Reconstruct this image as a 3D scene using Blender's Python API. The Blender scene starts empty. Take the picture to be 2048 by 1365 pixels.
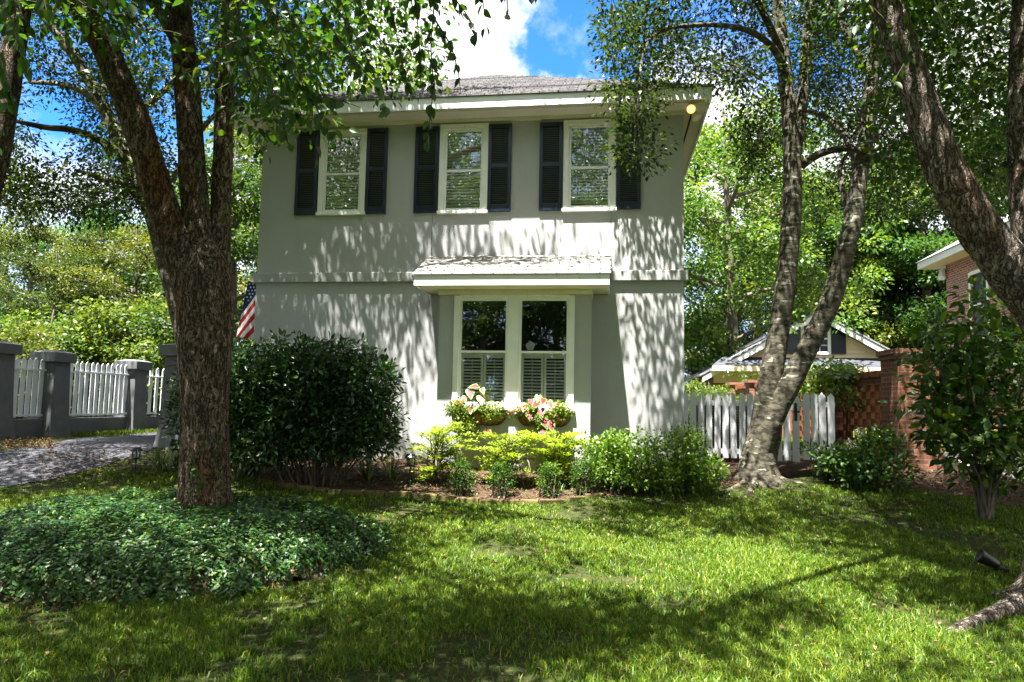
import bpy, math
import numpy as np
from mathutils import Matrix, Vector
sc = bpy.context.scene
R = math.radians
rng = np.random.default_rng(11)

# ------------------------------------------------------------------ camera
W, H, F = 2048, 1365, 1420.0
PITCH, ROLL, YAW, ZC, Y0 = R(4.98), R(1.06), R(7.8), 1.0, 10.9
fw = np.array([0, math.cos(PITCH), math.sin(PITCH)]); up0 = np.array([0, -math.sin(PITCH), math.cos(PITCH)]); rt0 = np.array([1.0, 0, 0])
rt = math.cos(ROLL)*rt0 + math.sin(ROLL)*up0; up = -math.sin(ROLL)*rt0 + math.cos(ROLL)*up0
CAM = np.array([0, 0, ZC])
cd = bpy.data.cameras.new('camera'); cam = bpy.data.objects.new('camera', cd); sc.collection.objects.link(cam)
m = Matrix.Identity(4)
for i in range(3):
    m[i][0], m[i][1], m[i][2], m[i][3] = rt[i], up[i], -fw[i], CAM[i]
cam.matrix_world = m
cd.sensor_width = 36; cd.lens = F/W*36; cd.clip_start = .05; cd.clip_end = 2000
sc.camera = cam

# ------------------------------------------------------------------ light
hd = np.array([math.sin(YAW), math.cos(YAW), 0]); he = np.array([math.cos(YAW), -math.sin(YAW), 0])   # house depth / right
LDIR = hd*1.0 + he*.42 + np.array([0, 0, -3.3]); LDIR /= np.linalg.norm(LDIR)
SUN = -LDIR
sl = bpy.data.lights.new('sun', 'SUN'); sl.energy = 5.0; sl.angle = R(.5); sl.color = (1, .965, .91)
so = bpy.data.objects.new('sun', sl); sc.collection.objects.link(so)
so.rotation_euler = Vector(LDIR).to_track_quat('-Z', 'Y').to_euler()
EXPOSURE = 2.85
vs = sc.view_settings; vs.view_transform = 'Standard'; vs.look = 'None'; vs.exposure = EXPOSURE; vs.gamma = 1; vs.use_curve_mapping = False
cy = sc.cycles
cy.max_bounces = 7; cy.diffuse_bounces = 3; cy.glossy_bounces = 3; cy.transmission_bounces = 4; cy.transparent_max_bounces = 8
cy.caustics_reflective = False; cy.caustics_refractive = False; cy.use_denoising = True; cy.sample_clamp_indirect = 6
try: cy.denoiser = 'OPENIMAGEDENOISE'
except Exception: pass

def ray(x, y):
    return (x-W/2)/F*rt - (y-H/2)/F*up + fw
def at(x, y, Y):
    q = ray(x, y); return CAM + q*(Y/q[1])
def proj(P):
    P = np.asarray(P, float) - CAM; z = P@fw
    z = np.where(np.abs(z) < 1e-3, 1e-3, z)
    return W/2 + F*(P@rt)/z, H/2 - F*(P@up)/z, z

# ------------------------------------------------------------------ node helpers
class NT:
    def __init__(s, tree): s.t = tree; s.n = tree.nodes; s.n.clear()
    def new(s, typ, **kw):
        n = s.n.new(typ)
        for k, v in kw.items():
            if k == 'ins':
                for a, b in v.items():
                    sock = n.inputs[a]
                    if isinstance(b, bpy.types.NodeSocket): s.t.links.new(b, sock)
                    else: sock.default_value = b
            else: setattr(n, k, v)
        return n
    def link(s, a, b): s.t.links.new(a, b)
    def math(s, op, a, b=0.0, c=None, clamp=False):
        n = s.n.new('ShaderNodeMath'); n.operation = op; n.use_clamp = clamp
        for i, q in enumerate((a, b, c)):
            if q is None: continue
            if isinstance(q, bpy.types.NodeSocket): s.t.links.new(q, n.inputs[i])
            else: n.inputs[i].default_value = q
        return n.outputs[0]
    def mix(s, fac, a, b, blend='MIX'):
        n = s.n.new('ShaderNodeMix'); n.data_type = 'RGBA'; n.blend_type = blend
        for sock, q in ((n.inputs[0], fac), (n.inputs[6], a), (n.inputs[7], b)):
            if isinstance(q, bpy.types.NodeSocket): s.t.links.new(q, sock)
            else: sock.default_value = q if not isinstance(q, tuple) or len(q) == 4 else (*q, 1)
        return n.outputs[2]
    def ramp(s, fac, stops):
        n = s.n.new('ShaderNodeValToRGB'); e = n.color_ramp.elements
        while len(e) < len(stops): e.new(.5)
        for i, (p, c) in enumerate(stops):
            e[i].position = p; e[i].color = (*c, 1) if len(c) == 3 else c
        s.t.links.new(fac, n.inputs[0]); return n.outputs[0]
    def step(s, x, a, b):
        n = s.n.new('ShaderNodeMapRange'); n.interpolation_type = 'SMOOTHSTEP'
        s.t.links.new(x, n.inputs[0]); n.inputs[1].default_value = a; n.inputs[2].default_value = b
        return n.outputs[0]
    def noise(s, vec, scale, detail=4, rough=.55):
        n = s.n.new('ShaderNodeTexNoise'); n.inputs['Scale'].default_value = scale; n.inputs['Detail'].default_value = detail; n.inputs['Roughness'].default_value = rough
        if vec is not None: s.t.links.new(vec, n.inputs['Vector'])
        return n.outputs['Fac']

# ------------------------------------------------------------------ world: Nishita sky with cumulus cloud
wd = bpy.data.worlds.new('World'); sc.world = wd; wd.use_nodes = True
t = NT(wd.node_tree)
sky = t.new('ShaderNodeTexSky'); sky.sky_type = 'NISHITA'; sky.sun_disc = False
sky.sun_elevation = math.asin(SUN[2]); sky.sun_rotation = math.atan2(SUN[0], SUN[1]); sky.air_density = 1.0; sky.dust_density = .3; sky.ozone_density = 2.5
tc = t.new('ShaderNodeTexCoord'); vec = tc.outputs['Generated']
def ndir(x, y):
    q = ray(x, y); return q/np.linalg.norm(q)
n1 = t.noise(vec, 5.5, 9, .6); n2 = t.noise(vec, 2.0, 5, .5); n3 = t.noise(vec, 16, 8, .65)
def blue(px, py, rad, soft=.06):
    d = t.new('ShaderNodeVectorMath', operation='DISTANCE', ins={0: vec, 1: tuple(ndir(px, py))}).outputs['Value']
    d = t.math('ADD', d, t.math('MULTIPLY', t.math('SUBTRACT', n1, .5), .22))
    d = t.math('ADD', d, t.math('MULTIPLY', t.math('SUBTRACT', n3, .5), .05))
    return t.step(d, rad-soft, rad+soft)          # 0 inside the blue gap
cl = blue(1190, 55, .092, .016)
for (px, py, rad) in ((400, 60, .15), (60, 120, .12), (1440, -60, .12), (1250, -330, .2), (1600, 100, .08)):
    cl = t.math('MULTIPLY', cl, blue(px, py, rad, .05))
patch = t.step(n2, .38, .52)
cl = t.math('MULTIPLY', cl, t.math('MAXIMUM', patch, .55))
wisp = t.math('MULTIPLY', t.step(n3, .5, .75), .22)
cl = t.math('MAXIMUM', cl, wisp)
skc = t.mix(1.0, sky.outputs[0], (.20, .52, .88), 'MULTIPLY')
shade = t.ramp(n1, [(.3, (3.0, 3.05, 3.15)), (.62, (4.6, 4.55, 4.45))])
col = t.mix(cl, skc, shade)
bg = t.new('ShaderNodeBackground', ins={'Color': col, 'Strength': .066})
ow = t.new('ShaderNodeOutputWorld', ins={'Surface': bg.outputs[0]})

# ------------------------------------------------------------------ materials
def P(name, col=(.5, .5, .5), rough=.7, spec=.3, metal=0.0):
    mt = bpy.data.materials.new(name); mt.use_nodes = True
    nt = NT(mt.node_tree)
    b = nt.new('ShaderNodeBsdfPrincipled'); b.inputs['Base Color'].default_value = (*col, 1); b.inputs['Roughness'].default_value = rough
    b.inputs['Specular IOR Level'].default_value = spec; b.inputs['Metallic'].default_value = metal
    o = nt.new('ShaderNodeOutputMaterial', ins={'Surface': b.outputs[0]})
    return mt, nt, b
def objco(nt): return nt.new('ShaderNodeTexCoord').outputs['Object']
def bump(nt, b, h, strength, dist):
    n = nt.new('ShaderNodeBump', ins={'Height': h, 'Strength': strength, 'Distance': dist}); nt.link(n.outputs[0], b.inputs['Normal'])
def scaled(nt, v, s):
    return nt.new('ShaderNodeMapping', ins={'Vector': v, 'Scale': s}).outputs[0]
def painted(name, col, rough=.55, var=.12, scale=3.0, bs=.15, grime=(.25, .22, .17), gr=.0, spec=.3):
    mt, nt, b = P(name, col, rough, spec); v = objco(nt)
    n = nt.noise(v, scale, 6); c = nt.mix(nt.step(n, .25, .75), tuple(q*(1-var) for q in col), tuple(min(1, q*(1+var*.6)) for q in col))
    if gr:
        g = nt.noise(scaled(nt, v, (9, 9, 1.2)), 2.5, 7, .65)
        c = nt.mix(nt.math('MULTIPLY', nt.step(g, .56, .8), gr), c, grime)
    nt.link(c, b.inputs['Base Color'])
    if bs: bump(nt, b, nt.noise(v, 120, 3), bs, .004)
    return mt
def leafmat(name, c0, c1, c2, trans=.35, rough=.45, spec=.35, back=1.5, objvar=.0):
    """three-colour leaf ramp picked per leaf (face attribute 'var'), translucent"""
    mt = bpy.data.materials.new(name); mt.use_nodes = True; nt = NT(mt.node_tree)
    a = nt.new('ShaderNodeAttribute', attribute_name='var').outputs['Fac']
    c = nt.ramp(a, [(0, c0), (.5, c1), (1, c2)])
    if objvar:
        oi = nt.new('ShaderNodeObjectInfo').outputs['Random']
        hs = nt.new('ShaderNodeHueSaturation', ins={'Color': c, 'Hue': nt.math('ADD', .5, nt.math('MULTIPLY', nt.math('SUBTRACT', oi, .5), .05*objvar)), 'Value': nt.math('ADD', 1.0, nt.math('MULTIPLY', nt.math('SUBTRACT', oi, .5), .6*objvar))})
        c = hs.outputs[0]
    b = nt.new('ShaderNodeBsdfPrincipled', ins={'Base Color': c, 'Roughness': rough, 'Specular IOR Level': spec})
    tcol = nt.mix(1.0, c, (back*1.05, back, back*.35), 'MULTIPLY')
    tr = nt.new('ShaderNodeBsdfTranslucent', ins={'Color': tcol})
    mx = nt.new('ShaderNodeMixShader', ins={0: trans, 1: b.outputs[0], 2: tr.outputs[0]})
    nt.new('ShaderNodeOutputMaterial', ins={'Surface': mx.outputs[0]})
    return mt
def brickmat(name, c1, c2, mortar, scale=1.0, bw=.21, rh=.075, ms=.011):
    mt, nt, b = P(name, c1, .85, .2); v = objco(nt)
    s = nt.new('ShaderNodeSeparateXYZ', ins={0: v})
    q = nt.new('ShaderNodeCombineXYZ', ins={0: nt.math('ADD', s.outputs[0], s.outputs[1]), 1: s.outputs[2]})
    bt = nt.new('ShaderNodeTexBrick', ins={'Vector': q.outputs[0], 'Color1': (*c1, 1), 'Color2': (*c2, 1), 'Mortar': (*mortar, 1), 'Scale': scale, 'Mortar Size': ms, 'Brick Width': bw, 'Row Height': rh, 'Bias': 0.0})
    n = nt.noise(v, 9, 6); c = nt.mix(nt.math('MULTIPLY', nt.step(n, .35, .8), .55), bt.outputs[0], (.10, .05, .035)); nt.link(c, b.inputs['Base Color'])
    bump(nt, b, nt.math('SUBTRACT', nt.math('MULTIPLY', nt.noise(v, 60, 4), .3), bt.outputs['Fac']), .6, .008)
    return mt
def shingle(name, c1, c2, gap, yscale=1.0, rh=.13, bw=.3):
    mt, nt, b = P(name, c1, .95, .1); v = objco(nt)
    s = nt.new('ShaderNodeSeparateXYZ', ins={0: v})
    q = nt.new('ShaderNodeCombineXYZ', ins={0: s.outputs[0], 1: nt.math('MULTIPLY', s.outputs[1], yscale)})
    bt = nt.new('ShaderNodeTexBrick', ins={'Vector': q.outputs[0], 'Color1': (*c1, 1), 'Color2': (*c2, 1), 'Mortar': (*gap, 1), 'Scale': 1.0, 'Mortar Size': .009, 'Mortar Smooth': .3, 'Brick Width': bw, 'Row Height': rh})
    n = nt.noise(v, 45, 5, .7); c = nt.mix(nt.step(n, .35, .7), bt.outputs[0], tuple(.55*x for x in c1)); nt.link(c, b.inputs['Base Color'])
    bump(nt, b, nt.math('SUBTRACT', nt.math('MULTIPLY', nt.noise(v, 200, 2), .4), bt.outputs['Fac']), .8, .01)
    return mt

M = {}
def stucco():
    mt, nt, b = P('stucco', (.37, .38, .355), .9, .15); v = objco(nt)
    n = nt.noise(v, .9, 7, .6); n2 = nt.noise(scaled(nt, v, (5, 5, .35)), 1.6, 7, .65)
    c = nt.mix(nt.step(n, .3, .7), (.375, .38, .37), (.42, .425, .415))
    c = nt.mix(nt.math('MULTIPLY', nt.step(n2, .5, .8), .3), c, (.30, .30, .28)); zc_ = nt.new('ShaderNodeSeparateXYZ', ins={0: v}).outputs[2]; splash = nt.math('MULTIPLY', nt.step(nt.math('ADD', zc_, nt.math('MULTIPLY', n, -.5)), .25, -.15), .45); c = nt.mix(splash, c, (.16, .13, .09)); nt.link(c, b.inputs['Base Color'])
    h = nt.math('ADD', nt.math('MULTIPLY', nt.noise(v, 5, 3), 1.2), nt.noise(v, 70, 6, .75))
    bump(nt, b, h, .45, .012); return mt
M['stucco'] = stucco()
M['belt'] = painted('belt_paint', (.385, .39, .375), .8, .15, 4, .3, (.2, .21, .18), .5)
M['white'] = painted('white_trim', (.80, .81, .77), .45, .05, 6, .05, (.38, .34, .26), .45)
M['cream'] = painted('cream_trim', (.74, .70, .56), .5, .06, 5, .05, (.36, .30, .2), .4)
M['soffit'] = painted('soffit_paint', (.66, .63, .52), .6, .06, 4, .05)
M['vent'] = painted('vent_dark', (.03, .03, .03), .9, .1, 5, 0)
M['shutter'] = painted('shutter_navy', (.008, .014, .032), .3, .2, 4, 0, (.04, .05, .06), .2, .5)
M['blind'] = painted('blind_ivory', (.78, .78, .70), .5, .06, 8, 0)
M['cafe'] = painted('cafe_shutter_paint', (.55, .58, .53), .45, .06, 5, 0)
M['dark'] = painted('room_gloom_black', (.02, .02, .02), .9, .1, 2, 0)
M['black'] = painted('black_metal', (.012, .012, .013), .4, .15, 6, 0, spec=.5)
M['grey_stucco'] = painted('grey_stucco', (.125, .13, .135), .9, .25, 2.2, .5, (.05, .052, .055), .7)
M['picket'] = painted('picket_white', (.72, .74, .76), .55, .07, 5, .05, (.35, .36, .34), .55)
M['siding'] = painted('siding_cream', (.72, .60, .40), .6, .05, 2, 0)
M['coco'] = painted('coco_liner', (.22, .115, .035), .95, .4, 25, .8, (.07, .035, .01), .8)
M['tan'] = painted('tan_soffit', (.58, .46, .24), .6, .05, 3, 0)
M['brick'] = brickmat('garden_brick', (.27, .095, .042), (.17, .06, .03), (.20, .155, .12))
M['brick_cell'] = painted('lattice_brick', (.24, .085, .032), .9, .5, 7, .4, (.08, .04, .03), .7)
M['brick_house'] = brickmat('house_brick', (.42, .12, .07), (.17, .075, .06), (.42, .38, .36), 1, .22, .08, .013)
M['shingle'] = shingle('roof_shingle', (.15, .145, .15), (.27, .255, .26), (.02, .02, .02), 1.0, .14, .28)
M['shingle2'] = shingle('bay_shingle', (.36, .34, .32), (.46, .43, .41), (.04, .04, .04), 1.0, .135, .3)
M['gshingle'] = shingle('garage_shingle', (.24, .24, .26), (.33, .33, .35), (.06, .06, .06), 1.0, .2, .35)
M['slate'] = painted('slate_skirt', (.045, .05, .06), .8, .2, 5, .2)
def emat(name, col, st):
    mt = bpy.data.materials.new(name); mt.use_nodes = True; nt = NT(mt.node_tree)
    lw = nt.new('ShaderNodeLayerWeight').outputs['Facing']
    c = nt.ramp(lw, [(0, (1, .62, .16)), (.6, (1, .36, .03))])
    e = nt.new('ShaderNodeEmission', ins={'Color': c, 'Strength': st})
    nt.new('ShaderNodeOutputMaterial', ins={'Surface': e.outputs[0]}); return mt
M['bulb'] = emat('lit_bulb', (1, .6, .1), .55)
def glassmat(name, refl, tint):
    mt = bpy.data.materials.new(name); mt.use_nodes = True; nt = NT(mt.node_tree)
    g = nt.new('ShaderNodeBsdfGlossy', ins={'Color': (.95, .97, 1, 1), 'Roughness': .01})
    v = objco(nt); bm = nt.new('ShaderNodeBump', ins={'Height': nt.noise(v, 1.6, 2), 'Strength': .03, 'Distance': .05}); nt.link(bm.outputs[0], g.inputs['Normal'])
    tr = nt.new('ShaderNodeBsdfTransparent', ins={'Color': (*tint, 1)})
    mx = nt.new('ShaderNodeMixShader', ins={0: refl, 1: tr.outputs[0], 2: g.outputs[0]})
    nt.new('ShaderNodeOutputMaterial', ins={'Surface': mx.outputs[0]}); return mt
M['glass'] = glassmat('window_glass', .19, (.80, .84, .80))
M['lampglass'] = glassmat('lamp_glass', .25, (.7, .72, .68))
def bark_rough(name, dk, md, lt, red):
    mt, nt, b = P(name, md, .95, .1); v = objco(nt)
    wob = nt.new('ShaderNodeVectorMath', operation='SCALE', ins={0: nt.new('ShaderNodeTexNoise', ins={'Vector': v, 'Scale': 7.0, 'Detail': 4.0}).outputs['Color'], 3: .11}).outputs[0]
    vv = nt.new('ShaderNodeVectorMath', operation='ADD', ins={0: scaled(nt, v, (1, 1, .26)), 1: wob}).outputs[0]
    rid = nt.math('ABSOLUTE', nt.math('SUBTRACT', nt.noise(vv, 24, 3, .6), .5)); rid2 = nt.math('ABSOLUTE', nt.math('SUBTRACT', nt.noise(scaled(nt, vv, (1, 1, 1.8)), 48, 4, .65), .5))
    fur = nt.math('MULTIPLY', nt.step(rid, .0, .10), nt.math('ADD', .45, nt.math('MULTIPLY', nt.step(rid2, .0, .09), .55)))
    fine = nt.noise(scaled(nt, v, (1, 1, .5)), 90, 5, .75); blot = nt.noise(scaled(nt, v, (1, 1, .5)), 13, 5, .6)
    c = nt.mix(nt.step(blot, .38, .62), md, lt)
    c = nt.mix(nt.math('MULTIPLY', nt.step(nt.noise(scaled(nt, v, (1, 1, .4)), 2.6, 6, .65), .50, .66), .8), c, red)
    c = nt.mix(nt.math('MULTIPLY', nt.step(nt.noise(v, 7, 7, .7), .58, .66), .55), c, (.20, .23, .15))
    c = nt.mix(nt.math('MULTIPLY', nt.step(fine, .5, .75), .55), c, dk)
    c = nt.mix(fur, dk, c)
    nt.link(c, b.inputs['Base Color']); bump(nt, b, nt.math('ADD', fur, nt.math('MULTIPLY', fine, .5)), 1.0, .03); return mt
M['birch'] = bark_rough('river_birch_bark', (.024, .017, .012), (.24, .175, .12), (.43, .335, .25), (.33, .14, .05))
M['birch2'] = bark_rough('pale_birch_bark', (.035, .026, .02), (.33, .27, .215), (.58, .50, .43), (.34, .22, .14))
def bark_smooth():
    mt, nt, b = P('mottled_bark', (.2, .2, .16), .85, .2); v = objco(nt)
    n = nt.noise(scaled(nt, v, (1, 1, 2.2)), 9, 6, .62); n2 = nt.noise(scaled(nt, v, (1, 1, 3.0)), 5, 5, .6); n3 = nt.noise(scaled(nt, v, (1, 1, 6)), 22, 5, .7)
    c = nt.mix(nt.step(n, .42, .56), (.032, .029, .019), (.105, .094, .064))
    c = nt.mix(nt.step(n2, .60, .64), c, (.31, .31, .24))
    c = nt.mix(nt.math('MULTIPLY', nt.step(n3, .5, .7), .6), c, (.055, .05, .04))
    c = nt.mix(nt.step(nt.noise(v, 6.5, 2), .735, .75), c, (.16, .02, .015))
    nt.link(c, b.inputs['Base Color']); bump(nt, b, nt.math('ADD', n3, n), .7, .018); return mt
M['mottled'] = bark_smooth()
M['twig'] = painted('twig_bark', (.07, .05, .035), .9, .3, 9, 0)
M['stem'] = painted('grey_stem', (.13, .11, .08), .9, .3, 9, 0)
L = leafmat
M['lf_birch'] = L('birch_leaves', (.012, .040, .006), (.028, .072, .010), (.085, .130, .016), .45, .4, .35, 1.8)
M['lf_small'] = L('small_oval_leaves', (.009, .024, .005), (.022, .046, .007), (.080, .105, .011), .36, .40, .35, 1.7)
M['lf_bg'] = L('background_leaves', (.022, .050, .009), (.072, .115, .017), (.185, .205, .038), .34, .5, .3, 1.5, 1.0)
M['lf_bgd'] = L('dark_background_leaves', (.014, .042, .012), (.034, .078, .015), (.085, .125, .02), .35, .45, .35, 1.6, 1.0)
M['lf_bush'] = L('glossy_bush_leaves', (.010, .038, .012), (.026, .066, .018), (.075, .13, .028), .22, .34, .55, 1.3)
M['lf_lime'] = L('lime_leaves', (.12, .20, .014), (.24, .33, .025), (.40, .45, .06), .45, .45, .3, 1.4)
M['lf_mid'] = L('shrub_leaves', (.02, .062, .012), (.05, .112, .018), (.13, .19, .03), .35, .4, .4, 1.5)
M['lf_azalea'] = L('azalea_leaves', (.035, .095, .012), (.10, .185, .022), (.24, .31, .05), .38, .38, .45, 1.5)
M['lf_trail'] = L('trailing_leaves', (.04, .08, .008), (.11, .17, .015), (.22, .27, .035), .4, .45, .3, 1.4)
M['lf_box'] = L('boxwood_leaves', (.014, .048, .006), (.036, .092, .010), (.09, .15, .016), .32, .5, .25, 1.5)
M['lf_cover'] = L('ground_cover_leaves', (.012, .046, .010), (.032, .098, .018), (.16, .20, .028), .25, .42, .5, 1.4)
M['lf_strap'] = L('strap_leaves', (.03, .07, .02), (.09, .14, .045), (.34, .36, .2), .3, .4, .4, 1.3)
M['lf_grass'] = L('grass_blades', (.028, .082, .006), (.090, .165, .011), (.29, .31, .045), .4, .45, .3, 1.4)
M['lf_dead'] = L('dead_leaves', (.045, .026, .015), (.11, .065, .036), (.22, .16, .10), .1, .8, .1, 1.0)
M['lf_hyd'] = L('hydrangea_petals', (.4, .44, .3), (.6, .62, .5), (.75, .75, .68), .3, .6, .2, 1.0)
M['lf_flower'] = L('flower_petals', (.6, .1, .02), (.75, .3, .25), (.85, .8, .78), .3, .5, .2, 1.0)
M['cal_pink'] = L('caladium_pink', (.34, .012, .03), (.42, .035, .07), (.50, .14, .16), .3, .5, .3, 1.2)
M['cal_green'] = L('caladium_green', (.05, .14, .02), (.16, .28, .05), (.35, .42, .12), .3, .5, .3, 1.3)
def soilmat(name, a, b_, c_, sc_=6, bd=.03):
    mt, nt, b = P(name, a, .95, .1); v = objco(nt)
    n = nt.noise(v, sc_, 8, .7); n2 = nt.noise(v, sc_*9, 4, .7)
    c = nt.mix(nt.step(n, .35, .65), a, b_); c = nt.mix(nt.step(n2, .5, .72), c, c_)
    nt.link(c, b.inputs['Base Color']); bump(nt, b, nt.math('ADD', n, n2), 1.0, bd); return mt
M['lawn'] = soilmat('lawn_soil', (.020, .034, .006), (.040, .046, .012), (.11, .085, .052), 3.4)
M['mulch'] = soilmat('mulch', (.045, .028, .018), (.09, .055, .035), (.22, .15, .10), 7)
M['asphalt'] = soilmat('driveway_asphalt', (.055, .055, .062), (.066, .066, .073), (.08, .08, .087), 2, .004)
M['concrete'] = soilmat('driveway_concrete', (.30, .28, .24), (.34, .32, .28), (.37, .35, .31), 2, .004)
M['edge'] = soilmat('edging_stone', (.12, .085, .05), (.16, .14, .04), (.22, .16, .09), 9)
M['flag_red'] = painted('flag_red', (.50, .015, .025), .8, .08, 8, 0)
M['flag_white'] = painted('flag_white', (.78, .78, .76), .8, .05, 8, 0)
M['flag_blue'] = painted('flag_blue', (.015, .035, .16), .8, .1, 8, 0)

# ------------------------------------------------------------------ mesh helpers
def link(o, parent=None):
    sc.collection.objects.link(o)
    if parent is not None: o.parent = parent
    return o
def tag(o, label=None, cat=None, group=None, kind=None):
    if label: o['label'] = label
    if cat: o['category'] = cat
    if group: o['group'] = group
    if kind: o['kind'] = kind
    return o
def thing(name, label, cat, loc=(0, 0, 0), rz=0.0, group=None):
    o = bpy.data.objects.new(name, None); link(o); o.location = loc; o.rotation_euler = (0, 0, rz); o.empty_display_size = .1
    return tag(o, label, cat, group)
def mesh_np(name, V, Fq, mats, parent=None, smooth=False, var=None, mi=None):
    """V (n,3), Fq list of (k, arr) blocks or one array"""
    me = bpy.data.meshes.new(name)
    blocks = Fq if isinstance(Fq, list) else [Fq]
    V = np.ascontiguousarray(V, np.float32)
    me.vertices.add(len(V)); me.vertices.foreach_set('co', V.ravel())
    li = np.concatenate([b.ravel() for b in blocks]).astype(np.int32)
    tot = np.concatenate([np.full(len(b), b.shape[1]) for b in blocks]).astype(np.int32)
    st = np.concatenate([[0], np.cumsum(tot)[:-1]]).astype(np.int32)
    me.loops.add(len(li)); me.loops.foreach_set('vertex_index', li)
    me.polygons.add(len(tot)); me.polygons.foreach_set('loop_start', st); me.polygons.foreach_set('loop_total', tot)
    if smooth: me.polygons.foreach_set('use_smooth', np.ones(len(tot), bool))
    for q in (mats if isinstance(mats, (list, tuple)) else [mats]): me.materials.append(q)
    if mi is not None: me.polygons.foreach_set('material_index', np.asarray(mi, np.int32))
    me.update(calc_edges=True); me.validate()
    if var is not None:
        a = me.attributes.new('var', 'FLOAT', 'FACE'); a.data.foreach_set('value', np.asarray(var, np.float32))
    o = bpy.data.objects.new(name, me); return link(o, parent)
class MB:
    def __init__(s): s.v = []; s.f = []; s.m = []
    def add(s, V, Fs, mi=0):
        k = len(s.v); s.v += [tuple(map(float, p)) for p in V]; s.f += [tuple(i+k for i in f) for f in Fs]; s.m += [mi]*len(Fs); return s
    def box(s, x0, x1, y0, y1, z0, z1, mi=0, R_=None, o=None):
        V = np.array([(x, y, z) for z in (z0, z1) for y in (y0, y1) for x in (x0, x1)], float)
        if R_ is not None: V = V@np.asarray(R_).T
        if o is not None: V = V+np.asarray(o)
        return s.add(V, [(0, 2, 3, 1), (4, 5, 7, 6), (0, 1, 5, 4), (2, 6, 7, 3), (0, 4, 6, 2), (1, 3, 7, 5)], mi)
    def prism(s, poly, axis, a, b, mi=0):
        """extrude a 2-D polygon along axis (0,1,2) from a to b"""
        def p3(p, t):
            q = list(p); q.insert(axis, t); return q
        n = len(poly); V = [p3(p, a) for p in poly]+[p3(p, b) for p in poly]
        return s.add(V, [tuple(range(n))[::-1], tuple(range(n, 2*n))]+[(i, (i+1) % n, n+(i+1) % n, n+i) for i in range(n)], mi)
    def tube(s, pts, rad, n=8, mi=0, cap=True):
        V, Fs = tube_arr(np.asarray(pts, float), rad, n); Fs = [tuple(f) for f in Fs]
        k = len(pts)
        if cap: Fs += [tuple(range(n))[::-1], tuple(range((k-1)*n, k*n))]
        return s.add(V, Fs, mi)
    def lathe(s, prof, n=16, o=(0, 0, 0), mi=0):
        a = np.arange(n)*2*math.pi/n; V = []
        for (r, z) in prof: V += [(o[0]+r*math.cos(q), o[1]+r*math.sin(q), o[2]+z) for q in a]
        k = len(prof); Fs = [(i*n+j, i*n+(j+1) % n, (i+1)*n+(j+1) % n, (i+1)*n+j) for i in range(k-1) for j in range(n)]
        Fs += [tuple(range(n))[::-1], tuple(range((k-1)*n, k*n))]
        return s.add(V, Fs, mi)
    def build(s, name, mats, parent=None, bevel=0, smooth=False, label=None):
        me = bpy.data.meshes.new(name); me.from_pydata(s.v, [], s.f)
        for q in (mats if isinstance(mats, (list, tuple)) else [mats]): me.materials.append(q)
        me.polygons.foreach_set('material_index', s.m)
        if smooth: me.polygons.foreach_set('use_smooth', [True]*len(s.f))
        me.update(); o = bpy.data.objects.new(name, me); link(o, parent)
        if bevel:
            b = o.modifiers.new('bevel', 'BEVEL'); b.width = bevel; b.segments = 2; b.limit_method = 'ANGLE'; b.angle_limit = R(40)
        if label: o['label'] = label
        return o
def frame_of(T):
    T = T/np.maximum(np.linalg.norm(T, axis=-1, keepdims=True), 1e-9)
    ref = np.where(np.abs(T[..., 2:3]) > .85, np.array([1.0, 0, 0]), np.array([0, 0, 1.0]))
    A = np.cross(T, ref); A /= np.maximum(np.linalg.norm(A, axis=-1, keepdims=True), 1e-9)
    return T, A, np.cross(T, A)
def tube_arr(pts, rad, n):
    k = len(pts); rad = np.broadcast_to(np.asarray(rad, float), (k,))
    T = np.gradient(pts, axis=0); T /= np.maximum(np.linalg.norm(T, axis=1, keepdims=True), 1e-9)
    # one reference for the whole tube: no twist
    mean = T.mean(0); ref = np.array([1.0, 0, 0]) if abs(mean[2]) > .6*np.linalg.norm(mean) else np.array([0, 0, 1.0])
    A = np.cross(T, ref); A /= np.maximum(np.linalg.norm(A, axis=1, keepdims=True), 1e-9); B = np.cross(T, A)
    th = np.arange(n)*2*math.pi/n
    V = pts[:, None]+rad[:, None, None]*(A[:, None]*np.cos(th)[None, :, None]+B[:, None]*np.sin(th)[None, :, None])
    i = np.arange(k-1)[:, None]*n; j = np.arange(n)[None]; j2 = (j+1) % n
    Fq = np.stack([i+j, i+j2, i+n+j2, i+n+j], -1).reshape(-1, 4)
    return V.reshape(-1, 3), Fq
def spline(pts, per=8):
    p = np.asarray(pts, float); k = len(p); q = np.vstack([2*p[0]-p[1], p, 2*p[-1]-p[-2]]); out = []
    for i in range(k-1):
        a, b, c, d = q[i:i+4]
        for t_ in np.arange(per)/per:
            out.append(.5*((2*b)+(-a+c)*t_+(2*a-5*b+4*c-d)*t_**2+(-a+3*b-3*c+d)*t_**3))
    out.append(p[-1]); return np.array(out)
_tab = np.random.default_rng(5).random(4096)
def vnoise(Pn):
    Pn = np.asarray(Pn, float); i = np.floor(Pn).astype(np.int64); f = Pn-i; f = f*f*(3-2*f); r = 0
    for dx in (0, 1):
        for dy in (0, 1):
            for dz in (0, 1):
                h = _tab[((i[..., 0]+dx)*73856093 ^ (i[..., 1]+dy)*19349663 ^ (i[..., 2]+dz)*83492791) & 4095]
                r = r+h*np.where(dx, f[..., 0], 1-f[..., 0])*np.where(dy, f[..., 1], 1-f[..., 1])*np.where(dz, f[..., 2], 1-f[..., 2])
    return r
def fbm(Pn, o=3):
    r = 0; a = .5
    for k in range(o): r = r+a*vnoise(np.asarray(Pn)*2**k+k*17.3); a *= .5
    return r
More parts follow.
